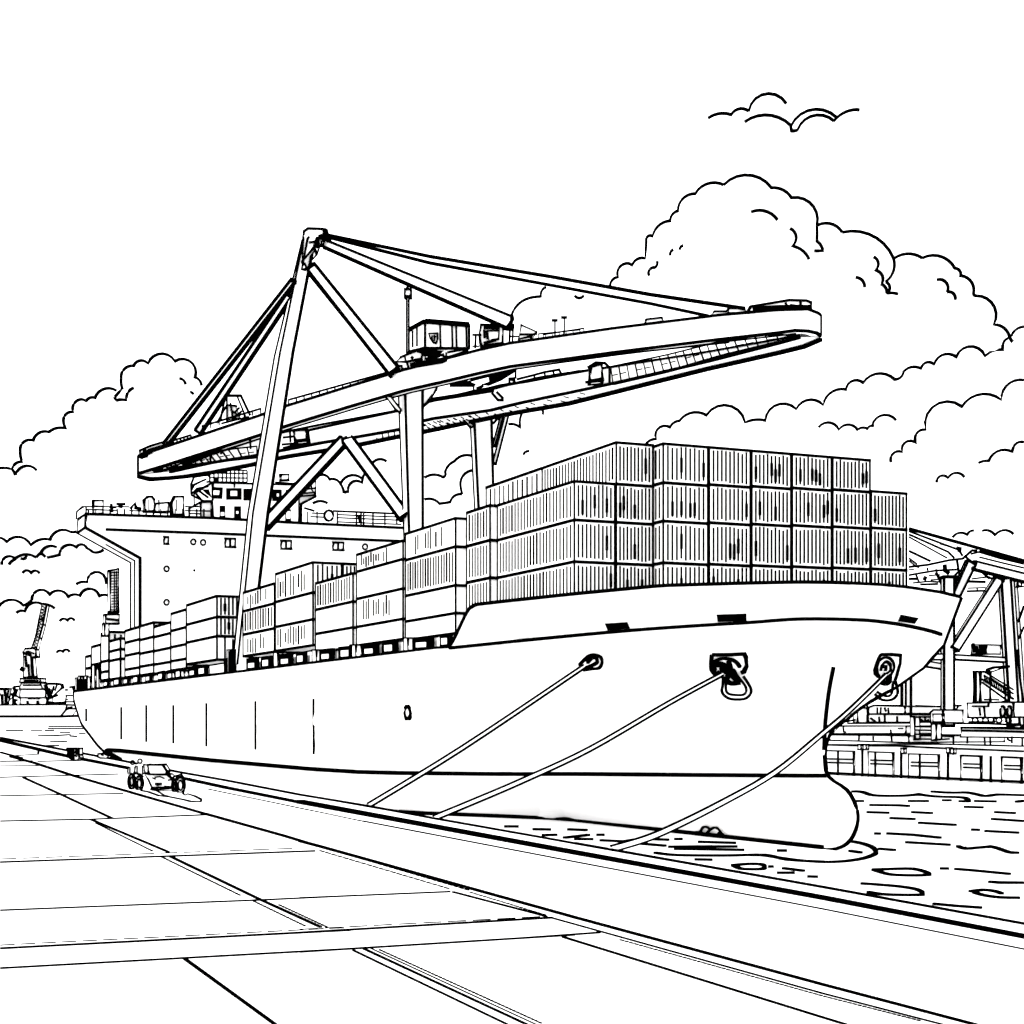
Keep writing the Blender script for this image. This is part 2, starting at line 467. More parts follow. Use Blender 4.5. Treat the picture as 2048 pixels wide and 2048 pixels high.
# mooring slots
def hull_patch(pts, th=.25, m=1):
    b = MB(); v = [hit(p, .1) for p in pts]; v2 = [hit(p, -.15) for p in pts]
    b.hexa(v, v2, 0, m, False); return b
for pts in ([(1209,1247),(1255,1244),(1260,1257),(1215,1261)],[(1433,1229),(1493,1227),(1493,1242),(1435,1244)],[(1802,1229),(1838,1236),(1830,1248),(1796,1243)]):
    hull_patch(pts).build('mooring_slot', 'ink', hull_o)
# hawse pipes with their anchor rings
MK = 0.8
def curve_mark(mb, c, pts, w, closed=False, sm=3): mark(mb, smooth(cv(c, *pts), sm) if sm else cv(c, *pts), w, closed, step=6)
b = MB()
curve_mark(b, 'E', [(833,1545),(890,1490),(935,1480),(970,1495),(980,1525),(960,1565),(910,1572),(860,1580)], 7)
curve_mark(b, 'E', [(885,1530),(915,1500),(945,1505),(945,1530),(900,1555),(850,1570)], 8)
b.build('fairlead_ring', 'steel', hull_o)
b = MB()
curve_mark(b, 'V', [(1345,165),(1560,162),(1705,155),(1725,200),(1730,280),(1700,350),(1670,365)], 9, sm=0)
curve_mark(b, 'V', [(1345,165),(1335,280),(1355,340),(1395,385)], 10, sm=2)
curve_mark(b, 'V', [(1385,330),(1370,270),(1400,225),(1470,205),(1560,215),(1620,250),(1655,300)], 8)
curve_mark(b, 'V', [(1410,290),(1440,255),(1500,290),(1510,340),(1450,370),(1400,350)], 8)
curve_mark(b, 'V', [(1530,230),(1560,330),(1580,400),(1620,440),(1640,470),(1560,480),(1515,450),(1520,400),(1545,370)], 11)
curve_mark(b, 'V', [(1440,280),(1480,300),(1440,330)], 9)
hp = b.build('hawse_pipe', 'steel', hull_o)
def loop(c, outer, inner, parent):
    q = cv(c, *outer); Y0 = min(v.y for v in (hit(p, .3) for p in q) if v is not None)
    b = MB(); a = [at(p, Y0) for p in smooth(q, 3)]; i = [at(p, Y0) for p in smooth(cv(c, *inner), 3)]
    b.line(a, 5.5); b.line(i, 5)
    return b.build('anchor_ring', 'steel', parent)
loop('V', [(1470,400),(1465,500),(1455,560),(1480,610),(1555,652),(1700,652),(1765,605),(1778,545),(1740,470),(1690,400)],
     [(1500,420),(1500,480),(1503,560),(1535,595),(1600,607),(1690,605),(1725,565),(1710,500),(1640,410),(1590,330),(1545,260)], hull_o)
b = MB()
curve_mark(b, 'N', [(545,1252),(640,1250),(740,1260),(735,1330),(715,1400),(705,1440),(680,1510)], 8, sm=0)
curve_mark(b, 'N', [(545,1252),(510,1320),(490,1390),(495,1430),(530,1465)], 8, sm=0)
curve_mark(b, 'N', [(520,1440),(515,1360),(545,1300),(600,1280),(650,1300),(680,1360),(660,1420),(620,1480)], 6)
curve_mark(b, 'N', [(550,1400),(560,1350),(600,1320),(640,1350),(640,1400),(590,1440)], 7)
curve_mark(b, 'N', [(570,1370),(600,1370),(590,1400)], 8)
curve_mark(b, 'N', [(590,1480),(640,1450),(620,1530),(560,1520),(640,1500)], 10)
b.build('hawse_pipe', 'steel', hull_o)
loop('N', [(490,1630),(540,1680),(610,1695),(670,1680),(705,1640),(712,1600),(700,1545),(690,1510)],
     [(510,1610),(560,1640),(610,1655),(645,1640),(660,1600),(665,1540),(690,1480),(700,1400)], hull_o)

b = MB()
for p in ([(1110,695),(1135,692),(1150,668),(1170,662),(1192,672),(1190,690),(1160,716),(1145,705),(1140,690)],[(1195,682),(1225,667),(1250,675),(1280,712),(1320,735)],[(1205,728),(1235,722),(1258,700)]):
    q = [hit(v, .5) or onz(v, .1) for v in smooth(cv('K', *p), 3)]
    b.line(q, 4.2)
fo = b.build('bow_foam', 'ink'); tag(fo, 'curl of foam breaking on the water beside the bow', 'foam'); fo['kind'] = 'stuff'

# ---------------------------------------------------------------- mooring ropes
def rope(hp, path, label, z_end=QZ+.05):
    a = hit(hp, .3); q = smooth(path, 5)
    e = onz(q[-1], z_end)
    D = [0]
    for u, v in zip(q, q[1:]): D.append(D[-1]+math.hypot(v[0]-u[0], v[1]-u[1]))
    pts = []
    for p, d in zip(q, D):
        f = d/D[-1]
        pts.append(at(p, 1/((1-f)/a.y + f/e.y)))
    b = MB()
    r = .078
    b.line(pts, m=0, n=8, r=r*1.1)
    up = []
    for i, p in enumerate(pts):
        t = (pts[min(i+1, len(pts)-1)]-pts[max(i-1, 0)]).normalized(); s = t.cross(Vector((0, 1, 0))).normalized()
        up.append(s)
    b.line([p+s*r*1.25 for p, s in zip(pts, up)], 4.8); b.line([p-s*r*1.25 for p, s in zip(pts, up)], 4.8)
    o = b.build('mooring_rope', 'rope')
    tag(o, label, 'rope', 'mooring ropes from the bow to the quay')
rope((1190,1316), [(1168,1333),(925,1496),(737,1611)], 'aftmost mooring rope, running from the lone round fairlead to the quay edge')
rope((1455,1342), [(1445,1348),(1340,1405),(1180,1498),(1048,1560),(950,1602),(868,1636)], 'middle mooring rope, running from the left hawse pipe to the quay edge')
rope((1768,1350), [(1772,1350),(1700,1420),(1645,1467),(1548,1546),(1439,1608),(1345,1655),(1290,1678),(1222,1698)], 'sagging foremost mooring rope, hanging from the right hawse pipe to the quay edge')

# ---------------------------------------------------------------- containers
def rows_y(c, x, *ys): return [cv1(c, x, y)[1] for y in ys]
BOX = {}
NBOX = [0]
def container(s0, s1, c0, c1, z0, z1, ribs_side, ribs_end, label, group, seed=0, part=False, we=4.2, top_ink=True):
    """s0: forward end, s1: aft end, c0: near side"""
    lift = .10
    root = empty('shipping_container', ship((s0+s1)/2, (c0+c1)/2, z0))
    tag(root, label, 'container', group)
    b = MB()
    o = ship(s0, c0, z0)
    b.box(o, SD*(s1-s0), SN*(c1-c0), Vector((0, 0, z1-z0-.02)), we)
    b.build('container_body', 'box', root)
    def rnd(i): return ((math.sin((i+1)*12.9898+seed*78.233)*43758.5453) % 1)
    if ribs_side:
        b = MB()
        for i in range(1, ribs_side):
            r = rnd(i)
            if part and (r < .2 or not (.1+.25*rnd(seed) < i/ribs_side < .8+.18*rnd(seed+5))): continue
            s = s0+(s1-s0)*i/ribs_side
            a = z0+(z1-z0)*(.08+(.25*rnd(i+40) if part else .06*r)); e = z1-(z1-z0)*(.08+(.25*rnd(i+60) if part else .05*rnd(i+9)))
            b.line([ship(s, c0-.02, a), ship(s, c0-.02, e)], 3.6 if r < .8 else 4.8)
        if b.v: b.build('side_panel', 'box', root)
    if ribs_end:
        b = MB()
        for i in range(1, ribs_end):
            c = c0+(c1-c0)*i/ribs_end
            r = rnd(i+20)
            a = z0+(z1-z0)*(.06+.06*r); e = z1-(z1-z0)*(.06+.06*rnd(i+33))
            b.line([ship(s0-.02, c, a), ship(s0-.02, c, e)], 3.6)
            if r > .78:
                m0 = a+(e-a)*.3*rnd(i+3); b.line([ship(s0-.03, c, m0), ship(s0-.03, c, m0+(e-a)*.45)], 5.5)
        b.build('end_panel', 'box', root)
    NBOX[0] += 1
    return root
GF = 'containers facing us across the bow'
GS = 'containers stacked along the near side of the deck'
s1f = sc(onc((1147, 1100), 2.1))[0]
zr = [CAM_Z+(HOR-y)*onc((1147, 1100), 2.1).y/FPX for y in (1199,1123,1039.5,962)]      # bottom, tops of rows from below
zt = CAM_Z+(HOR-886)*onc((1221, 900), 5.2).y/FPX
def c_at(x, s):
    k = (x-1024)/FPX; v = ons((x, 1000), s); return sc(v)[1]
s2f = s1f-1.3
cols = [(1147,1231,s1f),(1231,1307,s1f)] + [(a, e, s2f) for a, e in ((1325,1417),(1417,1502),(1502,1583),(1583,1664),(1664,1741),(1741,1814))]
ends = [sc(onc((993, 1100), 2.1))[0], sc(onc((934, 1100), 1.6))[0]]
TN = ['lowest', 'second', 'third', 'top']
for ti in range(4):
    z0 = (zr+[zt])[ti]; z1 = (zr+[zt])[ti+1]
    rr = [k for k in range(8) if not (ti == 3 and k in (0, 7))]
    for n_, k in enumerate(rr):
        xa, xb, s = cols[k]
        ca = c_at(xa, s); cb = c_at(xb, s)
        rise = (.1+.45*(k-2)/5) if k > 1 else 0
        z0 = (zr+[zt])[ti] + rise*(0, .6, .9, 1)[ti]; z1c = (zr+[zt])[ti+1] + (rise*(.6, .9, 1)[ti] if ti < 3 else (0 if k < 2 else -.08))
        nm = f'ribbed container end, {ORD[n_]} from left in the {"top" if ti == 3 else ["lowest", "second lowest", "second highest"][ti]} row across the bow'
        container(s, (ends[0]-.1) if (k == 0 and ti < 3) else s+12.2, ca+.06, cb-.06, z0 - 0, z1c, 24 if k in (0, 2) or (ti == 3 and k == 1) else 0, 10, nm, GF, seed=ti*9+k, we=4.0)
# their sides behind the leading row
for ti in range(4):
    z0 = (zr+[zt])[ti]; z1 = (zr+[zt])[ti+1]
    tname = ['lowest', 'second lowest', 'second highest', 'top'][ti]
    if ti < 3:
        container(ends[0]+.1, ends[1], 1.6, 4.9, z0, z1, 8, 0, f'half-length ribbed container at the aft end of the bow block, {tname} row', GS, seed=ti+60)
    else:
        c1 = c_at(1231, s1f)+.06
        e1 = sc(onc((1100, 900), c1))[0]; e2 = sc(onc((973, 900), c1))[0]
        container(s1f+12.25, e2, c1, c1+3.2, z0, z1, 12, 0, 'long ribbed container set back from the side, top row of the bow block', GS, seed=71)
# bays aft of the bow block: picture columns of the aft and forward end, level rows at the aft end, rib style per level from below
BAY = [
 (812, 911, rows_y('D', 1170, 1385, 1265, 1100, 870, 700), 'nnRP', 3),
 (714, 806, rows_y('D', 850, 1420, 1300, 1120, 945, 835), 'nPnp', 1),
 (632, 706, rows_y('D', 590, 1465, 1345, 1190, 1020), 'nnR', 1),
 (552, 626, rows_y('D', 340, 1455, 1300, 1140, 960), 'PnP', 2),
 (487, 549, rows_y('D', 120, 1490, 1350, 1200, 1080), 'PRp', 1),
 (374, 434, rows_y('C', 1205, 1380, 1240, 1125, 1000), 'nnn', 1),
 (343, 373, rows_y('C', 1105, 1420, 1360, 1270, 1165, 1055), 'nnnn', 1),
 (309, 342, rows_y('M', 1490, 955, 865, 735, 600, 500), 'nnnn', 1),
 (281, 308, rows_y('M', 1365, 970, 885, 760, 628, 495), 'nnnn', 1),
 (251, 280, rows_y('M', 1220, 990, 915, 780, 655, 540), 'nnnn', 1),
 (220, 241, rows_y('M', 1060, 1010, 830, 740, 640), 'nnn', 1),
 (203, 218, rows_y('M', 985, 1020, 940, 840, 570), 'nnn', 1),
 (184, 202, rows_y('M', 890, 1040, 900, 870, 695), 'nnn', 1),
 (172, 183, rows_y('M', 835, 1040, 905, 790), 'nn', 1),
]
for bi, (xa, xb, ys, st_, nc) in enumerate(BAY):
    sa = sc(onc((xa, 1200), .9))[0]; sb = sc(onc((xb, 1200), .9))[0]
    Y = onc((xa, 1200), .9).y
    zs = [CAM_Z+(HOR-y)*Y/FPX for y in ys]
    nl = len(zs)-1
    for l in range(nl):
        r = st_[l] if l < len(st_) else 'n'
        w = xb-xa
        n = max(6, int(w/5))
        lv = 'top' if l == nl-1 else ('lowest' if l == 0 else ORD[l]+' from the bottom')
        look = {'n': 'plain', 'N': 'plain', 'p': 'faintly ribbed', 'P': 'lightly ribbed', 'R': 'closely ribbed'}[r]
        container(sb, sa, .9, 3.95, zs[l], zs[l+1], {'n': 0, 'N': 0}.get(r, n), 6 if bi in (3, 5) and l > 0 else 3, f'{look} container, {lv} in the {ORD[bi]} stack aft of the bow block', GS, seed=bi*7+l, part=r in 'pP', we=3.9)
    if bi == 3:
        container(sb, sa, 4.1, 7.4, zs[-2], zs[-1], 0, 8, 'ribbed container end peering over the lower stack amidships', GS, seed=99)
# small blocks seen behind the first stack
sa = sc(onc((936, 1015), 4.1))[0]

# ---------------------------------------------------------------- deck fittings under the stacks
def side_pt(x, y, c=.5): return onc((x, y), c)
for i, (xa, xb) in enumerate([(879,899),(824,862),(763,791),(723,753),(676,704),(638,664),(591,610),(557,582),(521,541),(492,514),(394,412),(377,391),(350,362),(334,345),(315,326),(290,301),(265,277),(246,256),(226,240),(206,216)]):
    y = interp((xa+xb)/2, [(148,1383),(901,1293)])
    Y = side_pt((xa+xb)/2, y).y
    h = interp((xa+xb)/2, [(200,14),(480,22),(880,24)])
    b = MB()
    A = [side_pt(xa, y-2, .3), side_pt(xb, y-4, .3)]
    hz = h*Y/FPX
    up = Vector((0, 0, hz))
    b.hexa([A[0], A[1], A[1]+up, A[0]+up], [v+SN*.3 for v in (A[0], A[1], A[1]+up, A[0]+up)], 0, 1, False)
    q = [A[0]+(A[1]-A[0])*.25+up*.12, A[0]+(A[1]-A[0])*.75+up*.12, A[0]+(A[1]-A[0])*.75+up*(.5 if i % 2 else .62), A[0]+(A[1]-A[0])*.25+up*(.5 if i % 2 else .62)]
    b.hexa([v-SN*.06 for v in q], [v-SN*.01 for v in q], 0, 0, False)
    b.build('deck_opening', 'steel', SHIP)
b = MB()                                          # hatch coaming carrying the stacks
tabc = [(205,1362),(280,1352),(343,1341),(434,1319),(490,1312),(552,1302),(632,1305),(714,1291),(812,1280),(915,1267)]
ln = [side_pt(x, y, .85) for x, y in tabc]
a0 = ship(sc(ln[-1])[0], .9, CAM_Z+6.0); a1 = ship(sc(ln[0])[0], .9, CAM_Z+6.0)
b.hexa([a0, a1, a1+Vector((0, 0, 1.0)), a0+Vector((0, 0, 1.0))], [v+SN*33 for v in (a0, a1, a1+Vector((0, 0, 1.0)), a0+Vector((0, 0, 1.0)))], 0, 0, False)
b.build('hatch_coaming', 'steel', SHIP)
for x0_, x1_, ya, yb in ((925,931,1262,1289),(700,712,1290,1318),(808,816,1276,1305),(548,556,1305,1335),(625,633,1300,1328),(345,350,1345,1356),(363,369,1342,1354),(455,462,1300,1348)):
    b = MB(); A = side_pt(x0_, yb, .35); Bq = side_pt(x1_, yb, .35); up = Vector((0, 0, (yb-ya)*A.y/FPX))
    b.hexa([A, Bq, Bq+up, A+up], [v+SN*.5 for v in (A, Bq, Bq+up, A+up)], 3.5)
    b.build('lashing_post', 'steel', SHIP)
b = MB()                                          # dark lashing gear beside the crane leg
for x0_, x1_, ya, yb in ((447,455,1316,1347),(456,464,1302,1345),(140+12,170,1358,1380)):
    A = side_pt(x0_, yb, .3); Bq = side_pt(x1_, yb, .3); up = Vector((0, 0, (yb-ya)*A.y/FPX))
    b.hexa([A, Bq, Bq+up, A+up], [v+SN*.5 for v in (A, Bq, Bq+up, A+up)], 0, 1, False)
b.build('lashing_gear', 'ink', SHIP)
b = MB()                                          # mooring deck clutter right aft
for x0_, x1_, ya, yb in ((151,156,1356,1382),(157,161,1352,1381),(163,167,1354,1381),(169,174,1352,1380),(176,181,1354,1379),(185,190,1330,1378),(194,198,1338,1376)):
    A = side_pt(x0_, yb, .6); Bq = side_pt(x1_, yb, .6); up = Vector((0, 0, (yb-ya)*A.y/FPX))
    b.hexa([A, Bq, Bq+up, A+up], [v+SN*1.2 for v in (A, Bq, Bq+up, A+up)], 3)
b.build('stern_fitting', 'steel', SHIP)

# ---------------------------------------------------------------- superstructure of the ship
SS = sc(onc((280, 1200), 4.3))[0]
def sp(x, y, d=0): v = ons((x, y), SS); return v + SD*d
def wall(b, pts, d0, d1, w=4.5, m=0, ink=True):
    a = [sp(x, y) for x, y in pts]
    b.hexa([v+SD*d0 for v in a], [v+SD*d1 for v in a], w, m, ink)
sup = MB()
sup_pts = [(172,1028),(425,1036),(598,1046),(812,1056),(812,1330),(280,1330),(280,1116),(170,1055)]
a = [sp(*p) for p in sup_pts]; bb = [v+SD*8 for v in a]
sup.add(a+bb, [list(range(8))[::-1], [8+i for i in range(8)]]+[[i, (i+1) % 8, 8+(i+1) % 8, 8+i] for i in range(8)])
sup.line([a[5], a[6], a[7], a[0], a[1], a[2], a[3]], 5.5)
sup.line([bb[5], bb[6], bb[7], bb[0], bb[1]], 5); sup.line([a[0], bb[0]], 4); sup.line([a[7], bb[7]], 4)
m3 = [v+SD*4.3 for v in (a[5], a[6])]; sup.line([m3[0], m3[1], (a[7]+bb[7])/2+(a[6]-a[7])*.45], 4.5)
sup.line([sp(211,1059,-.03), sp(430,1067,-.03), sp(812,1083,-.03)], 5.5)
sup.line([sp(267,1341,-.03), sp(280,1334,-.03)], 4)
sup_o = sup.build('superstructure', 'steel', SHIP)
def rect(x0, y0, x1, y1): return [(x0, y0), (x1, y0), (x1, y1), (x0, y1)]
def window(pts, w=4, d=-.08, fill=None, name='window', inner=None):
    b = MB()
    wall(b, pts, d, .05, 0, 1 if fill else 0, False)
    q = [sp(*p, d-.02) for p in pts]; b.line(q, w, closed=True)
    if inner: wall(b, inner, d-.12, d-.02, 0, 0, False)
    return b.build(name, 'steel', sup_o)
for c, r in (('P', rect(472,938,514,1005)),):
    window(cv(c, *r), 5)
for c, r in (('P', rect(1063,955,1160,1035)),('P', rect(1602,975,1700,1052)),('Y', rect(365,992,466,1064))):
    o = window(cv(c, *r), 5)
    q = cv(c, *r); b = MB(); xm = (q[0][0]+q[1][0])/2; b.line([sp(xm, q[0][1], -.12), sp(xm, q[2][1], -.12)], 4); b.build('window_bar', 'steel', sup_o)
def porthole(x, y, r=5, w=3.5, fill=False):
    b = MB(); q = [(x+r*math.cos(g*math.pi/5), y+r*1.1*math.sin(g*math.pi/5)) for g in range(10)]
    if fill: wall(b, q, -.1, 0, 0, 1, False)
    else: wall(b, q, -.06, 0, 0, 0, False); b.line([sp(*p, -.08) for p in q], w, closed=True)
    b.build('porthole', 'steel', sup_o)
for u, v in cv('P', (755,985),(850,990),(497,1245),(497,1568)): porthole(u, v)
porthole(*cv1('Y', 675, 1032)); porthole(*cv1('P', 765, 1260), r=2.5, fill=True)
# bridge house
b = MB()
wall(b, [(425.6,1036),(425.6,965),(598,970),(598,1046)], .05, 14, 4.5)
wall(b, [(404,1034),(404,1003),(425,1003),(425,1036)], 1, 10, 4)
wall(b, [(599,962),(633,957),(633,992),(608,1004),(599,1008)], .6, 6, 4)
br = b.build('bridge_house', 'steel', sup_o)
def bpart(name, pts, fill=1, inner=None, w=0, d=.0):
    b = MB(); wall(b, pts, d-.12, d+.02, w, fill, bool(w))
    if inner: wall(b, inner, d-.25, d-.12, 0, 0, False)
    return b.build(name, 'steel', sup_o)
bpart('bridge_window', cv('P', (945,455),(1042,458),(1035,570),(945,565)), inner=cv('P', (950,490),(1005,492),(1000,530),(950,530)))
bpart('bridge_window', cv('P', *rect(1073,465,1222,577)), inner=cv('P', *rect(1115,495,1175,540)))
bpart('bridge_window', cv('P', *rect(1240,470,1335,585)))
bpart('bridge_window', cv('P', *rect(1518,478,1610,590)), inner=cv('P', *rect(1562,520,1578,545)))
bpart('bridge_window', cv('P', (1650,480),(1750,482),(1750,612),(1640,612)))
bpart('bridge_window', cv('P', (840,480),(905,475),(935,560),(880,520)))
bpart('door', cv('P', *rect(1150,640,1217,762)), inner=cv('P', *rect(1170,690,1188,712)))
bpart('door', cv('P', *rect(1010,635,1065,748)), inner=cv('P', *rect(1020,700,1052,732)))
bpart('door', cv('P', *rect(1645,670,1700,785)), inner=cv('P', *rect(1655,690,1690,760)))
bl = MB()
for pts in ([(735,490),(760,440),(850,390)],[(735,525),(790,470),(900,450)],[(740,440),(880,380)],[(780,520),(840,590),(940,590)],[(790,480),(900,560)],[(730,530),(850,590)],[(735,350+180),(732,430),(760,360),(850,345),(920,340)],[(905,350),(915,400),(880,410)]):
    bl.line([sp(*p, -.2) for p in cv('P', *pts)], 4)
bl.build('bridge_wing', 'steel', sup_o)
# roof gear of the bridge
b = MB()
for x in range(915, 1280, 40): b.line([sp(*p, -.1) for p in cv('P', (x, 300), (x, 405))], 3)
for y in (290, 320, 365, 405): b.line([sp(*p, -.1) for p in cv('P', (915, y), (1275, y+4))], 3)
wall(b, cv('P', *rect(960,365,1000,400)), -.2, 0, 0, 1, False)
wall(b, cv('P', (1145,405),(1160,405),(1160,460),(1145,460)), -.2, 0, 0, 1, False)
b.build('roof_railing', 'steel', sup_o); b = MB()
wall(b, cv('P', *rect(1600,335,1675,388)), -.2, .5, 4)
b.line([sp(*p, -.1) for p in cv('P', (1545,410),(1620,415),(1730,425))], 4)
b.build('roof_vent', 'steel', sup_o); b = MB()
for y in (480, 520, 545): b.line([sp(*p, -.1) for p in cv('Y', (50,y),(205,y-15))], 3.5)
b.line([sp(*p, -.1) for p in cv('Y', (150,380),(160,480),(205,545))], 3)
b.line([sp(*p, -.1) for p in cv('Y', (205,545),(60,620),(50,800))], 4.5)
b.build('roof_railing', 'steel', sup_o)
# railing and gear along the wings
b = MB()
def wl(c, *pts, w=3): b.line([sp(*p, .1) for p in cv(c, *pts)], w)
wl('U', (655,1540),(660,1475),(705,1430),(1110,1432)); wl('U', (660,1470),(725,1430)); wl('U', (670,1530),(735,1490))
wl('U', (740,1455),(1000,1462)); wl('U', (740,1500),(740,1432))
for x in range(760, 1820, 62): wl('U', (x,1500+x*.012),(x,1450))
wl('U', (1110,1465),(1480,1475)); wl('U', (1590,1430),(1725,1430)); wl('U', (1590,1465),(1820,1468))
wl('U', (1630,1490),(1720,1492)); wl('U', (940,1440),(1000,1440)); wl('U', (1000,1408),(1078,1408), w=5); wl('U', (1040,1410),(1030,1440), w=7); wl('U', (955,1405),(965,1480), w=5)
wl('U', (1120,1450),(1160,1400),(1165,1440),(1215,1450), w=6)
b.build('wing_railing', 'steel', sup_o); b = MB()
wl('Y', (370,685),(960,710), w=4)
for y in (720, 750, 790): wl('Y', (410,y),(1030,y+25))
for x in (410, 595, 640, 665, 755, 870, 985): wl('Y', (x,700),(x,820), w=3.5)
wl('Y', (90,655),(190,685), w=4); wl('Y', (160,705),(280,710)); wl('Y', (150,740),(280,745)); wl('Y', (60,700),(60,800), w=5); wl('Y', (215,690),(215,800)); wl('Y', (125,690),(125,800)); wl('Y', (620,720),(635,800), w=7)
b.build('wing_railing', 'steel', sup_o)
b = MB(); wall(b, cv('U', *rect(803,1378,885,1490)), .0, 1, 4); wl('U', (810,1425),(880,1428)); wl('U', (810,1455),(880,1458)); b.build('ventilator', 'steel', sup_o)
for pts in ([(1243,1470),(1243,1370),(1270,1345),(1305,1345),(1325,1370),(1325,1470)],[(1480,1500),(1475,1400),(1500,1345),(1575,1345),(1578,1500)],[(1330,1475),(1330,1405),(1445,1395),(1445,1475)]):
    b = MB(); wall(b, cv('U', *pts), .0, 1.2, 4.5); wl('U', (pts[0][0]+35,1470),(pts[0][0]+35,1370)); b.build('deck_dome', 'steel', sup_o)
b = MB(); q = cv1('Y', 322, 732); b.line([sp(q[0]+9*math.cos(g*.52), q[1]+10.5*math.sin(g*.52), -.3) for g in range(12)], 4.5, closed=True); b.build('life_ring', 'steel', sup_o)
# ladder trunk left of the house
b = MB()
q = cv('C', (770,745),(825,735),(825,1020),(770,1020))
f = [ons(p, SS)+SD*9 for p in q]; b.hexa(f, [v+SD*2 for v in f], 4.5)
for i in range(14):
    y = 760+i*19
    b.line([ons(p, SS)+SD*8.9 for p in cv('C', (778, y), (820, y-3))], 2)
for x in (797, 812): b.line([ons(p, SS)+SD*8.9 for p in cv('C', (x, 750), (x, 1018))], 2)
b.build('ladder_trunk', 'steel', sup_o)
b = MB()
for pts in (rect(733,1040,822,1100), [(726,1100),(755,1100),(755,1180),(726,1180)]):
    f = [ons(p, SS)+SD*8 for p in cv('C', *pts)]; b.hexa(f, [v+SD*2 for v in f], 4)
b.line([ons(p, SS)+SD*7.9 for p in cv('C', (740,1070),(820,1078))], 5)
b.build('stair_block', 'steel', sup_o)

# ---------------------------------------------------------------- tall gantry crane standing on the deck
CR_ = empty('gantry_crane', ship(62, 12, CAM_Z+6))
tag(CR_, 'giant cantilever gantry crane with a leaf-shaped loop of girders rising over the ship', 'crane')
GZ = 38.0 + CAM_Z
def g(p, z=GZ): return onz(p, z)
near_lo = [(277,947),(330,931),(517,871),(573,852),(700,813),(806,782),(889,763),(960,746),(1021,733),(1226,705),(1436,679),(1552,666),(1590,661),(1615,662),(1634,666),(1641,672)]
far_lo = [(277,950),(290,955),(321,955),(372,950),(430,941),(507,926),(563,912),(652,898),(717,887),(798,870),(847,861),(940,841),(1021,824),(1133,805),(1221,783),(1412,735),(1575,698),(1625,685),(1641,675)]
far_in = [(340,944),(420,926),(507,912),(652,884),(708,875),(799,859),(847,840),(992,819),(1021,810),(1221,768),(1412,724),(1560,686),(1600,675)]
up_y = [(277,912),(526,829),(573,812),(782,747),(945,703),(1010,688),(1161,665),(1412,633),(1529,621),(1622,618),(1641,630)]
nl = [g(p) for p in near_lo]
nu = []
for p, v in zip(near_lo, nl):
    y = interp(p[0], up_y); nu.append(Vector((v.x, v.y, CAM_Z+(HOR-y)*v.y/FPX)))
ins = []
for i, v in enumerate(nl):
    t = (nl[min(i+1, len(nl)-1)]-nl[max(i-1, 0)]).normalized(); nrm = Vector((-t.y, t.x, 0)).normalized()
    if nrm.y < 0: nrm = -nrm
    ins.append(nrm*1.0)
ins[-1] = Vector((-.9, .1, 0)); ins[0] = Vector((.9, .2, 0))
b = MB(); n = len(nl)
for a, c in ((nl, nu), (nu, [v+d for v, d in zip(nu, ins)]), ([v+d for v, d in zip(nl, ins)], nl), ([v+d for v, d in zip(nu, ins)], [v+d for v, d in zip(nl, ins)])):
    b.add(a+c, [[i, i+1, n+i+1, n+i] for i in range(n-1)])
b.line(nl, 5.5); b.line(nu, 5.5); b.line([nl[0], nu[0]], 6); b.line([nl[-1], nu[-1]], 6)
b.line([v+d for v, d in zip(nl, ins)][1:-3], 4.5)
b.build('near_girder', 'steel', CR_)
fo_ = [g(p) for p in far_lo]; fi = [g(p) for p in far_in]
def side_h(v, h): return v+Vector((0, 0, h))
b = MB(); n = len(fi)
# underside strip between inner and outer edge
def resample(P, n):
    D = [0]
    for a, c in zip(P, P[1:]): D.append(D[-1]+(c-a).length)
    out = []
    for i in range(n):
        d = D[-1]*i/(n-1); k = 0
        while k < len(D)-2 and D[k+1] < d: k += 1
        f = (d-D[k])/(D[k+1]-D[k]); out.append(P[k]+(P[k+1]-P[k])*f)
    return out
RO = resample(fo_, 40); RI = resample(fi, 40); H = 2.5
RIU = [side_h(v, H*min(1, i/8, (39-i)/14+.1)) for i, v in enumerate(RI)]; ROU = [side_h(v, H) for v in RO]
for a, c in ((RI, RO), (RIU, RI), (RO, ROU), (ROU, RIU)): b.add(a+c, [[i, i+1, 41+i-0, 40+i] if False else [i, i+1, 40+i+1, 40+i] for i in range(39)])
b.line([v-Vector((0, .2, .25)) for v in RO], 7.5); b.line(RI[:], 5.5); b.line(RIU, 4.5)
b.line([g((277,947)), g((277,951)), g((290,956))], 7)
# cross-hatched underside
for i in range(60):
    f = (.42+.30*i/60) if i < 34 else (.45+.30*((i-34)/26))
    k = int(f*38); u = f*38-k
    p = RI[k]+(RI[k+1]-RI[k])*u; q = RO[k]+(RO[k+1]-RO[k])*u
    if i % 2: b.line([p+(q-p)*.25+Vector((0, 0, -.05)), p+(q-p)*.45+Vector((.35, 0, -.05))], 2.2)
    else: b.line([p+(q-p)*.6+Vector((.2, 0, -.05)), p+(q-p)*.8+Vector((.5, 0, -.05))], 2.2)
b.build('far_girder', 'steel', CR_)
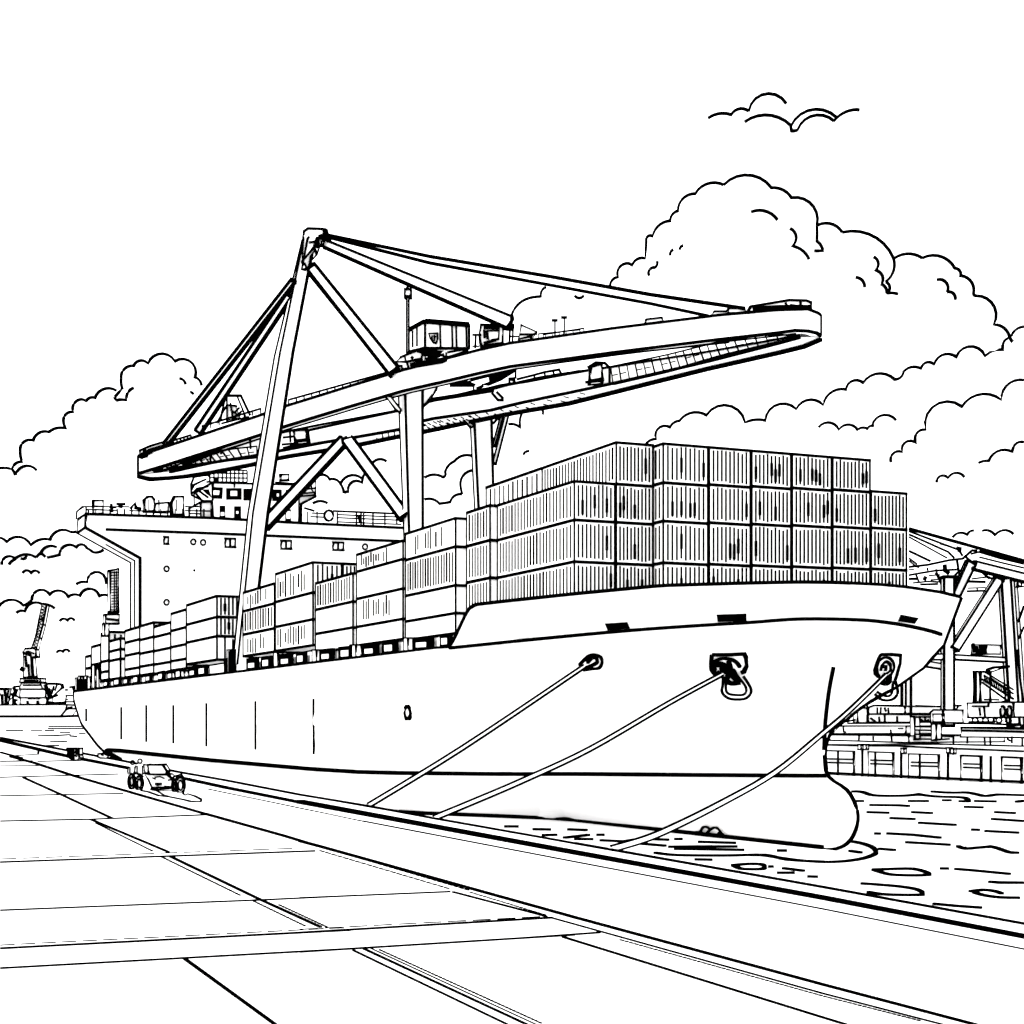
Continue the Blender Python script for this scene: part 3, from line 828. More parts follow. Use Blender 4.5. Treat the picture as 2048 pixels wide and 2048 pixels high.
# walkway gratings inside both tips
def lattice(top, bot, n, name, w=3, mid=True, Z=GZ-.1):
    b = MB(); T = resample([g(p, Z) for p in top], n); B_ = resample([g(p, Z) for p in bot], n)
    b.line(T, w); b.line(B_, w+2)
    for i, (t, u) in enumerate(zip(T, B_)):
        b.line([t, u], w if i % 2 else w-.6)
        if mid and i+1 < n and i % 3 != 2: b.line([(t+u)/2, (T[i+1]+B_[i+1])/2+(T[i+1]-t)*(-.3)], w-1)
    return b.build(name, 'steel', CR_)
lattice(cv('B', (690,715),(930,665),(1170,605),(1350,580),(1500,580)), cv('B', (700,790),(940,735),(1180,665),(1350,625),(1500,590)), 22, 'walkway')
lattice(cv('P', (370,300),(600,215),(850,155),(1100,90),(1370,60)), cv('P', (380,310),(600,265),(850,230),(1100,195),(1370,165)), 18, 'walkway')
for pts, w in ((cv('P', (600,215),(740,180),(1000,90),(1180,20)), 4), (cv('P', (1020,75),(1025,130)), 4), (cv('P', (920,160),(925,220)), 4), (cv('P', (1305,0),(1310,80)), 4), (cv('B', (0,800),(290,725),(700,665),(1200,612)), 3), (cv('A', (890,990),(1280,905)), 4.5), (cv('A', (1410,865),(1690,820)), 4.5), (cv('B', (0,847),(100,820),(590,732)), 4.5)):
    b = MB(); b.line([g(p, GZ-.1) for p in pts], w); b.build('cable_tray', 'steel', CR_)
# legs
def quadleg(name, top, bot, Yt, Yb, dt, db, w=5.5):
    """top / bot: picture columns of left-back, left-front and right-front corners with their rows"""
    b = MB()
    def loop(q, Y, d):
        lb, lf, rf, y = q
        LF = at((lf, y), Y); RF = at((rf, y), Y)
        LB = Vector(((lb-1024)/FPX*(Y+d), Y+d, LF.z)); RB = RF + (LB-LF)
        return [LB, LF, RF, RB]
    b.hexa(loop(top, Yt, dt), loop(bot, Yb, db), w)
    return b.build(name, 'steel', CR_)
YL = onc((480, 1330), 2.5).y
LT = YL-6
b = MB()
secs = [((606,610,632,466),LT),((550,560,586,705),YL-4),((497,506,536,1025),YL-1.8),((465,473,497,1345),YL)]
loops = []
for (lb, lf, rf, y), Y in secs:
    LF = at((lf, y), Y); RF = at((rf, y), Y); LB = Vector(((lb-1024)/FPX*(Y+2.6), Y+2.6, LF.z)); loops.append([LB, LF, RF, RF+(LB-LF)])
for a, c in zip(loops, loops[1:]): b.add(a+c, [[i, (i+1) % 4, 4+(i+1) % 4, 4+i] for i in range(4)])
b.add(loops[0], [[0, 1, 2, 3]])
for i, w in ((0, 6), (1, 4), (2, 6)): b.line([l[i] for l in loops], w)
# cap
for a, c in ((606, 612),): pass
b.build('main_leg', 'steel', CR_)
b = MB(); b.plate(cv('W', (365,300),(370,215),(425,175),(600,180),(655,190),(680,250),(620,300),(540,300),(500,420),(350,600)), LT-.6, 2.6, 5)
b.line([at(p, LT-.75) for p in cv('W', (440,275),(420,300),(345,700),(385,705),(405,670),(380,620))], 4.5)
b.line([at(p, LT-.75) for p in cv('W', (440,355),(560,335),(570,270),(620,250))], 4); b.plate(cv('W', (530,330),(560,280),(565,420),(520,420)), LT-.8, .3, 0, 1)
b.plate(cv('W', (620,190),(670,190),(690,250),(690,290),(620,290)), LT-.7, .5, 3, 1); b.line([at(p, LT-.75) for p in cv('W', (600,330),(600,400),(530,410))], 4)
b.build('mast_head', 'steel', CR_)
Y2 = g((827, 782)).y+1.5
quadleg('inner_leg', (798,810,845,775), (814,822,846,1200), Y2, Y2, 3.5, 1.8)
Y3 = g((965, 835)).y+1
quadleg('inner_leg', (941,948,983,828), (960,966,992,1200), Y3, Y3, 2.5, 2.0)
for pts, Y in ((cv('Q', (60,1130),(105,1125),(200,1250),(190,1275),(150,1250)), Y2+1), (cv('Q', (415,1040),(555,1010),(545,1050),(470,1160),(415,1225)), Y2+1), (cv('Q', (770,1310),(800,1300),(905,1410),(870,1420)), Y3+.6)):
    b = MB(); b.plate(pts, Y, .6, 4); b.build('knee_brace', 'steel', CR_)
# struts of the lower triangle
def strut(name, a, c, wa, Ya, Yb, wb=None, w=5, d=None):
    b = MB(); b.beam(a, c, wa, Ya, Yb, wb, d=d, w=w); return b.build(name, 'steel', CR_)
strut('diagonal_strut', (686,880), (527,1050), 18, g((689,882)).y-1.5, YL+1, 20)
strut('diagonal_strut', (693,876), (808,1032), 22, g((689,882)).y-1.6, Y2+1, 22)
# stays
strut('forestay', cv1('W', 640, 362), (1020,644), 13, LT+.3, g((1020,690)).y+1.5, 24)
strut('mid_stay', (622,533), (788,742), 18, LT+.3, g((796,782)).y+.8, 22, w=5.5)
b = MB(); b.line([at((617,548), LT+.8), at((770,738), g((796,782)).y+2)], 4); b.build('stay_cable', 'steel', CR_)
b = MB(); b.line([at((655,470), LT), at((860,513), 1/((1-.26)/LT+.26/g((1487,660)).y)), at((1100,553), 1/((1-.54)/LT+.54/g((1487,660)).y)), at((1300,589), 1/((1-.78)/LT+.78/g((1487,660)).y)), at((1490,617), g((1487,673)).y+1)], 7)
b.line([at((655,474), LT+.1), at((860,526), LT*.9+.1*g((1400,670)).y), at((1100,570), 175), at((1300,607), 165), at((1417,632), g((1417,682)).y+3)], 6.5)
b.build('boom_cable', 'steel', CR_)
strut('backstay', (586,561), (331,888), 9, LT+.3, g((331,945)).y+.4, 9, w=5)
strut('backstay', (578,590), (396,862), 11, LT+2.6, g((395,925)).y-2, 13, w=5)
b = MB(); b.line([at((583,572), LT+2), at((500,675), 212), at((430,760), 222)], 6); b.build('stay_cable', 'steel', CR_)
# top gear: machinery house, cab, platforms, railings
def topY(x): return interp(x, [(px(v)[0], v.y) for v in nu])
b = MB()
Ym = topY(890)+.6
fl = cv('Q', (435,400),(862,435),(862,660),(435,660)); sd = cv1('Q', 282, 485); sb = cv1('Q', 282, 690)
F = [at(p, Ym) for p in fl]; dv = at(sd, Ym+5)-F[0]
top4 = [F[0], F[1], F[1]+dv, F[0]+dv]; bot4 = [F[3], F[2], F[2]+dv, at(sb, Ym+5)]
b.hexa(top4, bot4, 5)
b.line([F[0], F[1]], 10); b.line([F[0], F[0]+dv], 8)
for x in (580, 695, 735, 832): b.line([at(p, Ym-.05) for p in cv('Q', (x,430),(x+5,650))], 4)
for x, ya, yb in ((315,490,650),(357,450,640)): b.line([at(p, Ym-.6) for p in cv('Q', (x,ya),(x,yb))], 4)
mh = b.build('machinery_house', 'steel', CR_)
b = MB(); b.line([at(p, Ym-.1) for p in cv('Q', (470,515),(555,515),(555,570),(545,610),(515,605),(485,560))], 3.5, closed=True); b.line([at(p, Ym-.12) for p in cv('Q', (500,540),(540,545),(515,590),(500,550))], 3, closed=True); b.line([at(p, Ym-.12) for p in cv('Q', (525,530),(525,590))], 3)
b.build('emblem', 'steel', mh)
b = MB()
b.beam(cv1('Q', 268, 165), cv1('Q', 268, 700), 4.5, Ym-1, w=3.5); b.plate(cv('Q', (240,90),(297,90),(297,158),(240,158)), Ym-1, .8, 4.5); b.line([at(p, Ym-1) for p in cv('Q', (285,45),(262,75),(262,92))], 5)
b.build('antenna_mast', 'steel', CR_)
b = MB()
b.plate(cv('Q', (160,790),(200,745),(360,680),(420,680),(400,760),(260,790)), Ym+.2, 3, 4.5)
for pts, w in (([(360,680),(430,700),(600,690),(560,720)],7),([(400,700),(560,715)],12),([(430,760),(560,740),(620,715)],4),([(290,830),(640,770),(860,700)],10),([(640,700),(640,760)],4),([(300,810),(420,780)],4),([(650,700),(860,660)],4),([(240,740),(250,790)],4),([(300,760),(320,740)],5),([(440,790),(560,770)],8),([(170,830),(210,830),(215,870)],4)):
    b.line([at(p, Ym-.6) for p in cv('Q', *pts)], w)
b.build('service_platform', 'steel', CR_)
Yc = topY(980)+.5
b = MB(); b.plate(cv('Q', (975,432),(1185,440),(1185,610),(980,640),(960,540)), Yc, 3, 4.5); b.line([at(p, Yc-.1) for p in cv('Q', (1040,490),(1150,490),(1145,570),(1080,580),(1055,600))], 4, closed=True)
for pts, w in (([(1000,460),(1160,465)],5),([(1005,480),(1010,560)],5),([(1030,490),(1040,570)],5),([(890,530),(980,530)],4),([(925,530),(920,660)],4.5),([(1190,445),(1300,450)],9),([(1185,470),(1290,478)],6),([(1255,480),(1250,600)],4.5),([(1285,480),(1280,590)],4),([(1240,545),(1350,545)],3),([(1000,610),(1120,580)],5),([(890,640),(960,640)],3),([(980,660),(1060,645)],8)):
    b.line([at(p, Yc-.2) for p in cv('Q', *pts)], w)
b.build('winch_cab', 'steel', CR_)
b = MB(); b.plate(cv('Q', (1365,435),(1510,500),(1460,545),(1340,570)), topY(1045)+.5, 1, 4.5); b.line([at(p, topY(1045)+.4) for p in cv('Q', (1350,525),(1500,525))], 4); b.build('windshield', 'steel', CR_)
for x0, y0 in ((1690,390),(1780,362)):
    b = MB(); Y = topY(cv1('Q', x0, 0)[0])+.5
    b.line([at(p, Y) for p in cv('Q', (x0,y0),(x0,535))], 3.5); b.line([at(p, Y) for p in cv('Q', (x0-32,y0),(x0+28,y0))], 5); b.build('deck_lamp', 'steel', CR_)
def rail(name, pts, h, n, w=3.6):
    b = MB(); P = resample([Vector((x, y, 0)) for x, y in pts], n)
    q = [at((p.x, p.y), topY(p.x)+.4) for p in P]; up = [at((p.x, p.y-h), topY(p.x)+.4) for p in P]
    b.line(up, w)
    for a, c in zip(q, up): b.line([a, c], w*.8)
    return b.build(name, 'steel', CR_)
rail('girder_railing', cv('A', (810,875),(1240,755)), 8, 14, 3.6)
rail('girder_railing', cv('Q', (1530,560),(1932,520)), 8, 7, 2.8)
rail('girder_railing', cv('B', (400,595),(575,568)), 8, 3, 3)
for pts in (cv('B', (838,530),(842,513),(910,505),(915,520)), cv('B', (1120,495),(1135,478),(1190,478),(1195,492)), cv('B', (1195,485),(1195,465),(1265,465),(1270,482))):
    b = MB(); Y = topY(pts[0][0])+.5; b.plate(pts, Y, 1, 4); b.build('deck_box', 'steel', CR_)
b = MB(); Y = topY(1560)+1
b.plate(cv('B', (1285,480),(1290,458),(1455,430),(1530,432),(1550,440),(1550,465)), Y, 2, 5)
for pts, w in (([(1300,470),(1420,462),(1550,462)],9),([(1440,440),(1450,460)],4),([(1505,435),(1505,460)],5),([(1460,450),(1490,455)],4)): b.line([at(p, Y-.1) for p in cv('B', *pts)], w)
b.build('boom_tip_deck', 'steel', CR_)
b = MB(); Y = topY(310)+.5
b.plate(cv('U', (1200,1000),(1200,950),(1290,910),(1390,880),(1420,900),(1400,930)), Y, 1.5, 4.5); b.line([at(p, Y-.1) for p in cv('U', (1205,1000),(1300,950),(1420,915))], 9)
b.line([at(p, Y-.1) for p in cv('U', (1230,960),(1260,945))], 4); b.build('boom_tail_deck', 'steel', CR_)
rail('girder_railing', cv('U', (1430,915),(1640,850)), 8, 8, 3.6); rail('girder_railing', cv('A', (440,990),(690,915)), 9, 8, 3.6)
b = MB(); Y = topY(455)+1
q = cv('A', (515,950),(540,840),(605,840),(645,925))
b.line([at(p, Y) for p in q], 5)
for pts in ([(545,840),(545,955)],[(590,845),(625,930)],[(550,880),(590,885)],[(560,900),(600,930)],[(560,870),(570,940)],[(580,910),(600,890)],[(520,960),(640,930)],[(570,940),(610,905)],[(500,960),(545,880)]): b.line([at(p, Y+.1) for p in cv('A', *pts)], 3.6)
b.plate(cv('A', (548,880),(580,880),(600,935),(548,945)), Y+.3, 1, 2)
b.build('tail_tower', 'steel', CR_)
# cabs under the girders
b = MB(); Y = g((601,885), GZ).y-1.5
b.plate(cv('A', (832,990),(885,985),(890,1030),(838,1035)), Y, 2, 6)
for pts in ([(785,990),(820,985)],[(785,1020),(830,1015)],[(815,985),(818,1040)],[(780,1050),(840,1045)],[(785,1065),(850,1050)],[(820,1050),(830,1070)]): b.line([at(p, Y) for p in cv('A', *pts)], 4)
b.build('trolley_cab', 'steel', CR_)
b = MB(); Y = g((1190,765), GZ).y-1.5
b.plate(cv('B', (605,715),(650,705),(655,770),(600,775)), Y, 2, 6.5); b.line([at(p, Y) for p in cv('B', (580,783),(655,775))], 5); b.line([at(p, Y) for p in cv('B', (590,720),(625,698),(665,700),(685,720),(685,790))], 5)
b.build('operator_cab', 'steel', CR_)
b = MB(); Y = g((950,775), GZ).y-2
b.plate(cv('Q', (675,1000),(830,970),(920,1005),(905,1020),(680,1020)), Y, .5, 2, 1); b.plate(cv('Q', (1050,925),(1160,905),(1240,880),(1290,890),(1170,960),(1050,1010),(985,1005),(1060,985)), Y, .5, 2, 1)
for pts, w in (([(660,990),(830,960),(1000,930)],4),([(905,1000),(905,1080),(980,1065),(1150,1020),(1250,1005),(1250,955),(1310,950)],5),([(1310,950),(1310,880),(1200,860),(1180,930)],4.5),([(930,1050),(1000,1020)],5),([(1255,960),(1310,980)],4),([(1320,960),(1480,920),(1590,890),(1730,865),(1750,905)],4.5),([(1490,930),(1500,955)],4),([(1590,890),(1595,935)],4),([(1670,870),(1680,910)],4),([(1080,1090),(1140,1160),(1185,1160),(1185,1140),(1125,1080)],5),([(410,1225),(470,1175),(905,1075)],5.5),([(1250,1005),(1420,980),(1932,880)],5.5),([(870,955),(1050,925)],4)):
    b.line([at(p, Y-.2) for p in cv('Q', *pts)], w)
b.build('trolley', 'steel', CR_)
for a, c, wd in ((cv1('Q', 1245, 1225), cv1('Q', 1105, 1770), 7), (cv1('Q', 1190, 1260), cv1('Q', 1100, 1600), 5)):
    b = MB(); b.beam(a, c, wd, Y3+1, Y3+.5, w=4); b.build('knee_brace', 'steel', CR_)
b = MB()
for pts in ([(1085,1255),(1200,1250)],[(1090,1390),(1180,1290)],[(1100,1265),(1180,1280)]): b.line([at(p, Y3+1) for p in cv('Q', *pts)], 5)
b.build('leg_bracket', 'steel', CR_)
INK = 1.15

# ---------------------------------------------------------------- far wharf on the right
YW = 250.0
WZ0 = 5.6
def wf(b, pts, Y, w=4): b.line([at(p, Y) for p in pts], w)
wt = [cv1('O', 0, 1000), cv1('O', 1932, 1060)]
wl0 = onz((1640,1549), 0); wl1 = onz((2300,1580), 0)       # waterline of the wharf wall
wd = (wl1-wl0).normalized(); wn_ = Vector((wd.y, -wd.x, 0))
if wn_.y < 0: wn_ = -wn_
def onw(p, off=0):                                          # on the face of the wharf wall
    k = (p[0]-1024)/FPX; o = wl0+wn_*off
    return at(p, (wn_.x*o.x+wn_.y*o.y)/(wn_.x*k+wn_.y))
def dock(b, pts, d=3, off=0, w=3.5, m=0):
    a = [onw(p, off) for p in pts]; b.hexa(a, [v+wn_*d for v in a], w, m)
def dl(b, c, pts, off=-.05, w=3.2): b.line([onw(p, off) for p in cv(c, *pts)], w)
b = MB()
tz0 = onw(cv1('O', 0, 1005)).z
b.hexa([onw((1500,1551)), onw((2400,1588)), Vector((onw((2400,1588)).x, onw((2400,1588)).y, tz0)), Vector((onw((1500,1551)).x, onw((1500,1551)).y, tz0))],
       [v+wn_*60 for v in (onw((1500,1551)), onw((2400,1588)), Vector((onw((2400,1588)).x, onw((2400,1588)).y, tz0)), Vector((onw((1500,1551)).x, onw((1500,1551)).y, tz0)))], 0)
for y0, y1, w in ((1012,1072,4.5),):
    dl(b, 'O', [(40,1012),(300,1018),(700,1022),(1150,1045),(1450,1055),(1932,1075)], w=4.5)
b.line([Vector((v.x, v.y, max(v.z, .35))) for v in (onw(p, -.6) for p in cv('O', (20,1310),(200,1315),(340,1350),(660,1355),(740,1380),(830,1370),(1030,1375),(1200,1400),(1500,1405),(1600,1430),(1720,1430),(1800,1410),(1932,1410)))], 6)
WH = b.build('wharf', 'concrete')
tag(WH, 'white concrete wharf with panelled quay wall across the water at right', 'wharf')
for x0, x1, y0, y1, xm in ((20,285,1068,1310,135),(430,665,1080,1345,495),(820,1105,1100,1380,925),(1325,1515,1115,1400,None),(1720,1905,1130,1420,None)):
    b = MB()
    if xm: dock(b, cv('O', (x0,y0),(x1,y0+8),(x1,y1+20),(x0,y1)), .3, -.32, 3.2); dl(b, 'O', [(xm,y0+10),(xm,y1)], -.4, 4.5)
    else: dock(b, cv('O', (x0,y0),(x1,y0+8),(x1,y1+5),(x0,y1)), .3, -.32, 4.5)
    dl(b, 'O', [(x0+20,y0+80),(x1,y0+85)], -.4, 4); dl(b, 'O', [(x0+20,y0+115),(x1,y0+122)], -.4, 4)
    b.build('wall_panel', 'concrete', WH)
for x, w, y0, y1 in ((370,4.5,1025,1330),(745,5,1070,1380),(822,5,1095,1380),(1197,5,1050,1400),(1610,5,1120,1410),(1245,4,1050,1110)):
    b = MB(); dl(b, 'O', [(x,y0),(x,y1)], -.1, w); b.build('wall_pier', 'concrete', WH)
for x, y in ((345,1030),(395,1030),(760,1068),(1200,1060),(1240,1070)):
    b = MB(); dock(b, cv('O', (x-15,y-20),(x+15,y-20),(x+15,y+28),(x-15,y+28)), .4, -.5, 3.5); b.build('wall_fender', 'concrete', WH)
# raised deck with long bays
b = MB()
dock(b, cv('O', (60,915),(480,920),(820,925),(820,990),(60,970)), 20, 3, 3.5)
for pts in ([(60,970),(280,975),(740,990),(1120,1005),(1300,1010),(1932,1025)],[(340,920),(335,970)],[(475,930),(475,970)],[(645,870),(655,985)],[(1250,930),(1250,1000)],[(1385,940),(1385,1000)],[(1550,940),(1555,1010)],[(1605,940),(1608,1010)],[(1815,930),(1815,1000)],[(1915,935),(1915,1020)],[(1770,955),(1800,975)],[(1140,930),(1240,935)],[(1150,960),(1210,955)]): dl(b, 'O', pts, 2.9, 3.8)
rd = b.build('loading_platform', 'concrete'); tag(rd, 'long low loading platform of bays along the top of the right wharf', 'platform')
b = MB(); dock(b, cv('O', (150,830),(795,830),(790,905),(90,900)), 6, 5, 4); dl(b, 'O', [(185,840),(190,885),(210,890)], 4.9); dl(b, 'O', [(640,865),(650,905)], 4.9); dl(b, 'O', [(715,855),(765,855)], 4.9); dl(b, 'O', [(0,790)], 4.9)
dl(b, 'O', [(230,805),(830,802)], 4.9, 4.5)
tag(b.build('storage_shed', 'steel'), 'long low shed close beside the bow on the right wharf', 'shed')
b = MB(); dock(b, cv('O', (1330,845),(2000,860),(2000,945),(1322,935)), 8, 5, 4.5); dl(b, 'O', [(1335,875),(1650,880),(2000,890)], 4.9, 5)
dl(b, 'O', [(1280,805),(1600,808),(1932,825)], 4.9, 5)
tag(b.build('storage_shed', 'steel'), 'long banded shed at the right edge of the picture on the wharf', 'shed')
b = MB(); dock(b, cv('O', (835,740),(875,745),(878,960),(838,965)), 1, 4, 4); dock(b, cv('O', (1040,810),(1085,810),(1085,960),(1040,970)), 1, 4, 4)
for y in (835, 870, 910, 955): dl(b, 'O', [(875,y),(1040,y+3)], 3.9, 4)
tag(b.build('gangway_frame', 'steel'), 'small ladder frame with crossbars on the wharf, left of the white crane leg', 'frame')
b = MB(); dock(b, cv('O', (1030,700),(1060,675),(1150,675),(1155,800),(1035,800)), 4, 6, 4); dock(b, cv('O', (1055,715),(1145,715),(1145,790),(1055,790)), .3, 5.6, 3.5)
dock(b, cv('O', (905,765),(920,740),(1030,745),(1030,790),(905,795)), 3, 6, 3.5); dl(b, 'O', [(925,765),(960,790)], 5.8, 5); dl(b, 'O', [(975,745),(975,790),(1010,770)], 5.8, 4)
tag(b.build('loader_vehicle', 'steel'), 'small cabbed loader parked against the white crane leg on the wharf', 'loader')
b = MB(); dock(b, cv('O', (435,650),(490,630),(785,640),(785,710),(435,715)), 8, 8, 4); dock(b, cv('O', (430,715),(840,720),(840,795),(430,795)), 8, 7, 4)
for pts in ([(515,650),(515,710)],[(550,650),(545,710),(625,710),(620,655)],[(585,655),(600,690)],[(450,755),(500,790)],[(530,740),(535,790)],[(585,725),(585,790)],[(705,735),(705,790)],[(415,580),(425,790)],[(440,580),(470,550)]): dl(b, 'O', pts, 6.8, 4)
tag(b.build('port_building', 'steel'), 'low two-tiered port building behind the bow at right', 'building')
b = MB()
for x, y0, y1, w in ((750,385,640,6),(790,335,715,4.5),(840,300,735,5.5)): b.line([onw(p, 9) for p in cv('O', (x,y0),(x,y1))], w)
dock(b, cv('O', (750,400),(790,345),(790,640),(750,640)), 2, 9.2, 0)
tag(b.build('crane_pylon', 'steel'), 'cluster of upright posts above the port building beside the bow', 'posts')
b = MB(); dock(b, cv('O', (280,660),(325,655),(325,800),(290,800)), 2, 8, 4); dl(b, 'O', [(210,790),(300,770)], 7.8, 4)
tag(b.build('bollard_stand', 'steel'), 'narrow upright stand nearest the bow on the right wharf', 'stand')
# mobile crane at right
t = empty('mobile_crane', onw(cv1('O', 1600, 800), 10)); tag(t, 'mobile harbour crane with folded jib inside the legs of the right gantry', 'crane')
b = MB(); dock(b, cv('O', (1385,610),(1700,600),(1830,600),(1840,745),(1395,750)), 5, 9, 4.5)
for pts in ([(1430,640),(1590,640),(1590,610)],[(1500,655),(1510,730)],[(1545,640),(1555,745)],[(1550,575),(1690,578)],[(1715,600),(1780,580)]): dl(b, 'O', pts, 8.9, 4.2)
b.build('body', 'steel', t)
b = MB(); dock(b, cv('O', (1445,305),(1510,305),(1510,600),(1450,600)), 2, 9, 5); dl(b, 'O', [(1460,310),(1460,600)], 8.9, 8); b.build('mast', 'steel', t)
b = MB()
for pts, w in (([(1540,300),(1830,480)],3.5),([(1545,340),(1830,520)],3.5),([(1530,380),(1830,570)],4.5),([(1530,410),(1790,600)],4),([(1600,360),(1800,490)],3),([(1570,290),(1640,265),(1790,255)],6),([(1590,320),(1700,280),(1790,260)],3)): dl(b, 'O', pts, 8.9, w)
for i in range(12):
    x = 1545+i*22; dl(b, 'O', [(x,345+i*12),(x+18,395+i*13)], 8.9, 2.5)
b.build('jib', 'steel', t)
b = MB()
for x in (1460, 1560, 1690, 1780):
    b.line([onw((cv1('O', x, 0)[0]+6*math.cos(g_*.7), cv1('O', 0, 775)[1]+5*math.sin(g_*.7)), 8.8) for g_ in range(9)], 3.5, closed=True)
dl(b, 'O', [(1400,790),(1640,790),(1640,755)], 8.9, 4); b.build('wheel_set', 'steel', t)
for x, y in ((1725,690),(1790,690)):
    b = MB(); q = cv1('O', x, y); b.line([onw((q[0]+(5+0)*math.cos(g_*.6), q[1]+11*math.sin(g_*.6)), 8.7) for g_ in range(11)], 4.5, closed=True); b.build('engine_drum', 'steel', t)
b = MB(); dock(b, cv('O', (1425,45),(1570,45),(1570,135),(1425,135)), 3, 20, 3.5)
for pts in ([(1440,30),(1450,120)],[(1470,60),(1480,130)],[(1510,40),(1512,130)],[(1545,50),(1545,130)]): dl(b, 'O', pts, 19.8, 6)
tag(b.build('lift_cage', 'steel'), 'small dark latticed cage standing on the cross beam of the right gantry', 'cage')
# right gantry crane
GC = empty('quay_crane', onw(cv1('O', 1210, 830), 12)); tag(GC, 'white quay gantry crane with braced legs rising behind the bow at right', 'crane')
YG = onw(cv1('O', 1210, 830), 12).y
def gb(name, c, a, e, w_, Ya=0, Yb=0, wb=None, w=5, d=1.5):
    b = MB(); k = CR[c][2]/1932.0; b.beam(cv1(c, *a), cv1(c, *e), w_*k, YG+Ya, YG+Yb, (wb or w_)*k, d=d, w=w); return b.build(name, 'steel', GC)
gb('leg', 'N', (1208,500), (1208,1940), 96, 2, 2, w=5.5)
gb('diagonal_brace', 'N', (1700,520), (1270,1195), 80, 1, 1.6)
gb('leg', 'N', (1758,510), (1845,1930), 88, 1.2, 1.2, w=5.5)
gb('leg', 'N', (1850,520), (1945,1940), 30, 4, 4, w=3)
gb('cross_beam', 'N', (1268,1276), (1840,1306), 45, 1.8, 1.8, w=4.5)
gb('cross_beam', 'N', (900,1273), (1152,1273), 55, 3, 3, w=4); gb('cross_beam', 'N', (900,1326), (1152,1366), 52, 3.5, 3.5, w=4)
gb('portal_beam', 'N', (1452,385), (1990,520), 75, .6, .6, w=5)
gb('slanted_leg', 'N', (1430,360), (1270,700), 85, .2, 6, wb=70)
b = MB()
for pts, w in (([(820,35),(1932,345),(2000,365)],7),([(1500,250),(1932,365)],4),([(820,60),(1300,240),(1340,300)],4.5),([(820,90),(1200,260),(1260,320)],4.5),([(820,115),(1190,320)],3.5),([(1120,180),(1270,225)],4),([(1280,215),(1320,225),(1325,260),(1290,250)],5),
 ([(820,250),(1030,350)],5),([(820,320),(900,380)],4),([(820,345),(890,400)],3.5),([(820,405),(1000,385),(1210,340),(1340,325),(1430,245),(1480,250)],5.5),([(1420,280),(1500,260),(1700,320),(1932,375)],5),([(1500,310),(1740,370),(1932,415)],4)): b.line([at(p, YG+7) for p in cv('N', *pts)], w)
b.build('boom', 'steel', GC)
b = MB()
for pts, w in (([(820,485),(900,470),(1080,440),(1300,430)],5),([(820,520),(900,520)],6),([(820,430),(870,430)],3),([(890,480),(920,560)],4),([(960,510),(990,520)],9),([(1000,410),(1000,440)],4),([(1080,425),(1090,450)],4),([(1165,380),(1170,440),(1210,470)],8),([(1285,340),(1300,440)],5),([(860,560),(1000,545),(1130,550)],4),([(930,575),(1100,570)],5),([(1010,490),(1120,480)],3.5),([(1030,530),(1120,525)],3.5),([(1080,455),(1120,530),(1155,620),(1155,650)],6),([(1215,640),(1225,560),(1260,490),(1300,450),(1390,430)],5),([(1250,640),(1255,540),(1290,490)],6),([(1275,620),(1290,560)],4),([(870,395),(920,410)],4),([(1360,300),(1420,350)],5),([(1380,420),(1320,500)],4)): b.line([at(p, YG+8) for p in cv('N', *pts)], w)
b.build('boom_machinery', 'steel', GC)
b = MB()
for pts, w in (([(1380,545),(1560,550)],6),([(1430,520),(1600,500)],4),([(1390,610),(1560,605)],3.5),([(1380,640),(1560,635)],5),([(1520,450),(1600,520)],5),([(1480,610),(1480,640)],3),([(1600,510),(1760,550)],5),([(1830,540),(1932,545)],5),([(1850,600),(1932,595)],4),([(1870,560),(1870,590),(1910,590),(1905,560)],5)): b.line([at(p, YG+2) for p in cv('N', *pts)], w)
b.build('trolley_rails', 'steel', GC)
b = MB()
for pts, w in (([(1875,940),(1932,780)],5),([(1880,1100),(1932,980)],4.5),([(1870,1200),(1895,1500),(1932,1740)],4.5)): b.line([at(p, YG+3) for p in cv('N', *pts)], w)
b.build('rear_brace', 'steel', GC)
b = MB()
for pts, w in (([(1265,1745),(1330,1745)],5),([(1300,1750),(1270,1790)],4),([(1285,1800),(1290,1920)],5),([(1150,1900),(1270,1900)],5)): b.line([at(p, YG+1) for p in cv('N', *pts)], w)
b.build('leg_foot', 'steel', GC)

# ---------------------------------------------------------------- far harbour on the left
YF = 620.0
t = empty('work_barge', at(cv1('M', 300, 1365), YF)); tag(t, 'long flat white barge on the far water at the left edge', 'barge')
b = MB(); b.plate(cv('M', (-300,1255),(645,1253),(640,1290),(590,1365),(-300,1365)), YF, 15, 4); b.line([at(p, YF-1) for p in cv('M', (-300,1367),(590,1367),(770,1360))], 6)
b.line([at(p, YF-1) for p in cv('M', (590,1360),(640,1300),(700,1280))], 4); b.line([at(p, YF-1) for p in cv('M', (620,1225),(725,1225))], 4)
b.build('barge_hull', 'steel', t)
b = MB()
for pts, w in (([(630,1250),(640,1165),(715,1165)],4),([(630,1205),(660,1200)],3.5),([(670,1085),(705,1080),(712,1110)],5),([(630,1110),(655,1110)],5),([(645,1285),(700,1275)],4),([(650,1140),(690,1140)],3)): b.line([at(p, YF+2) for p in cv('M', *pts)], w)
b.build('deck_gear', 'steel', t)
t = empty('harbour_crane', at(cv1('M', 270, 1250), YF+3)); tag(t, 'harbour crane with steep lattice jib standing on the far barge at left', 'crane')
b = MB(); b.plate(cv('M', (192,1105),(440,1105),(440,1185),(192,1185)), YF+3, 8, 3.5); b.plate(cv('M', (195,1185),(450,1185),(450,1250),(195,1250)), YF+3, 8, 3.5); b.plate(cv('M', (205,1040),(390,1040),(410,1100),(190,1100)), YF+3, 8, 4.5)
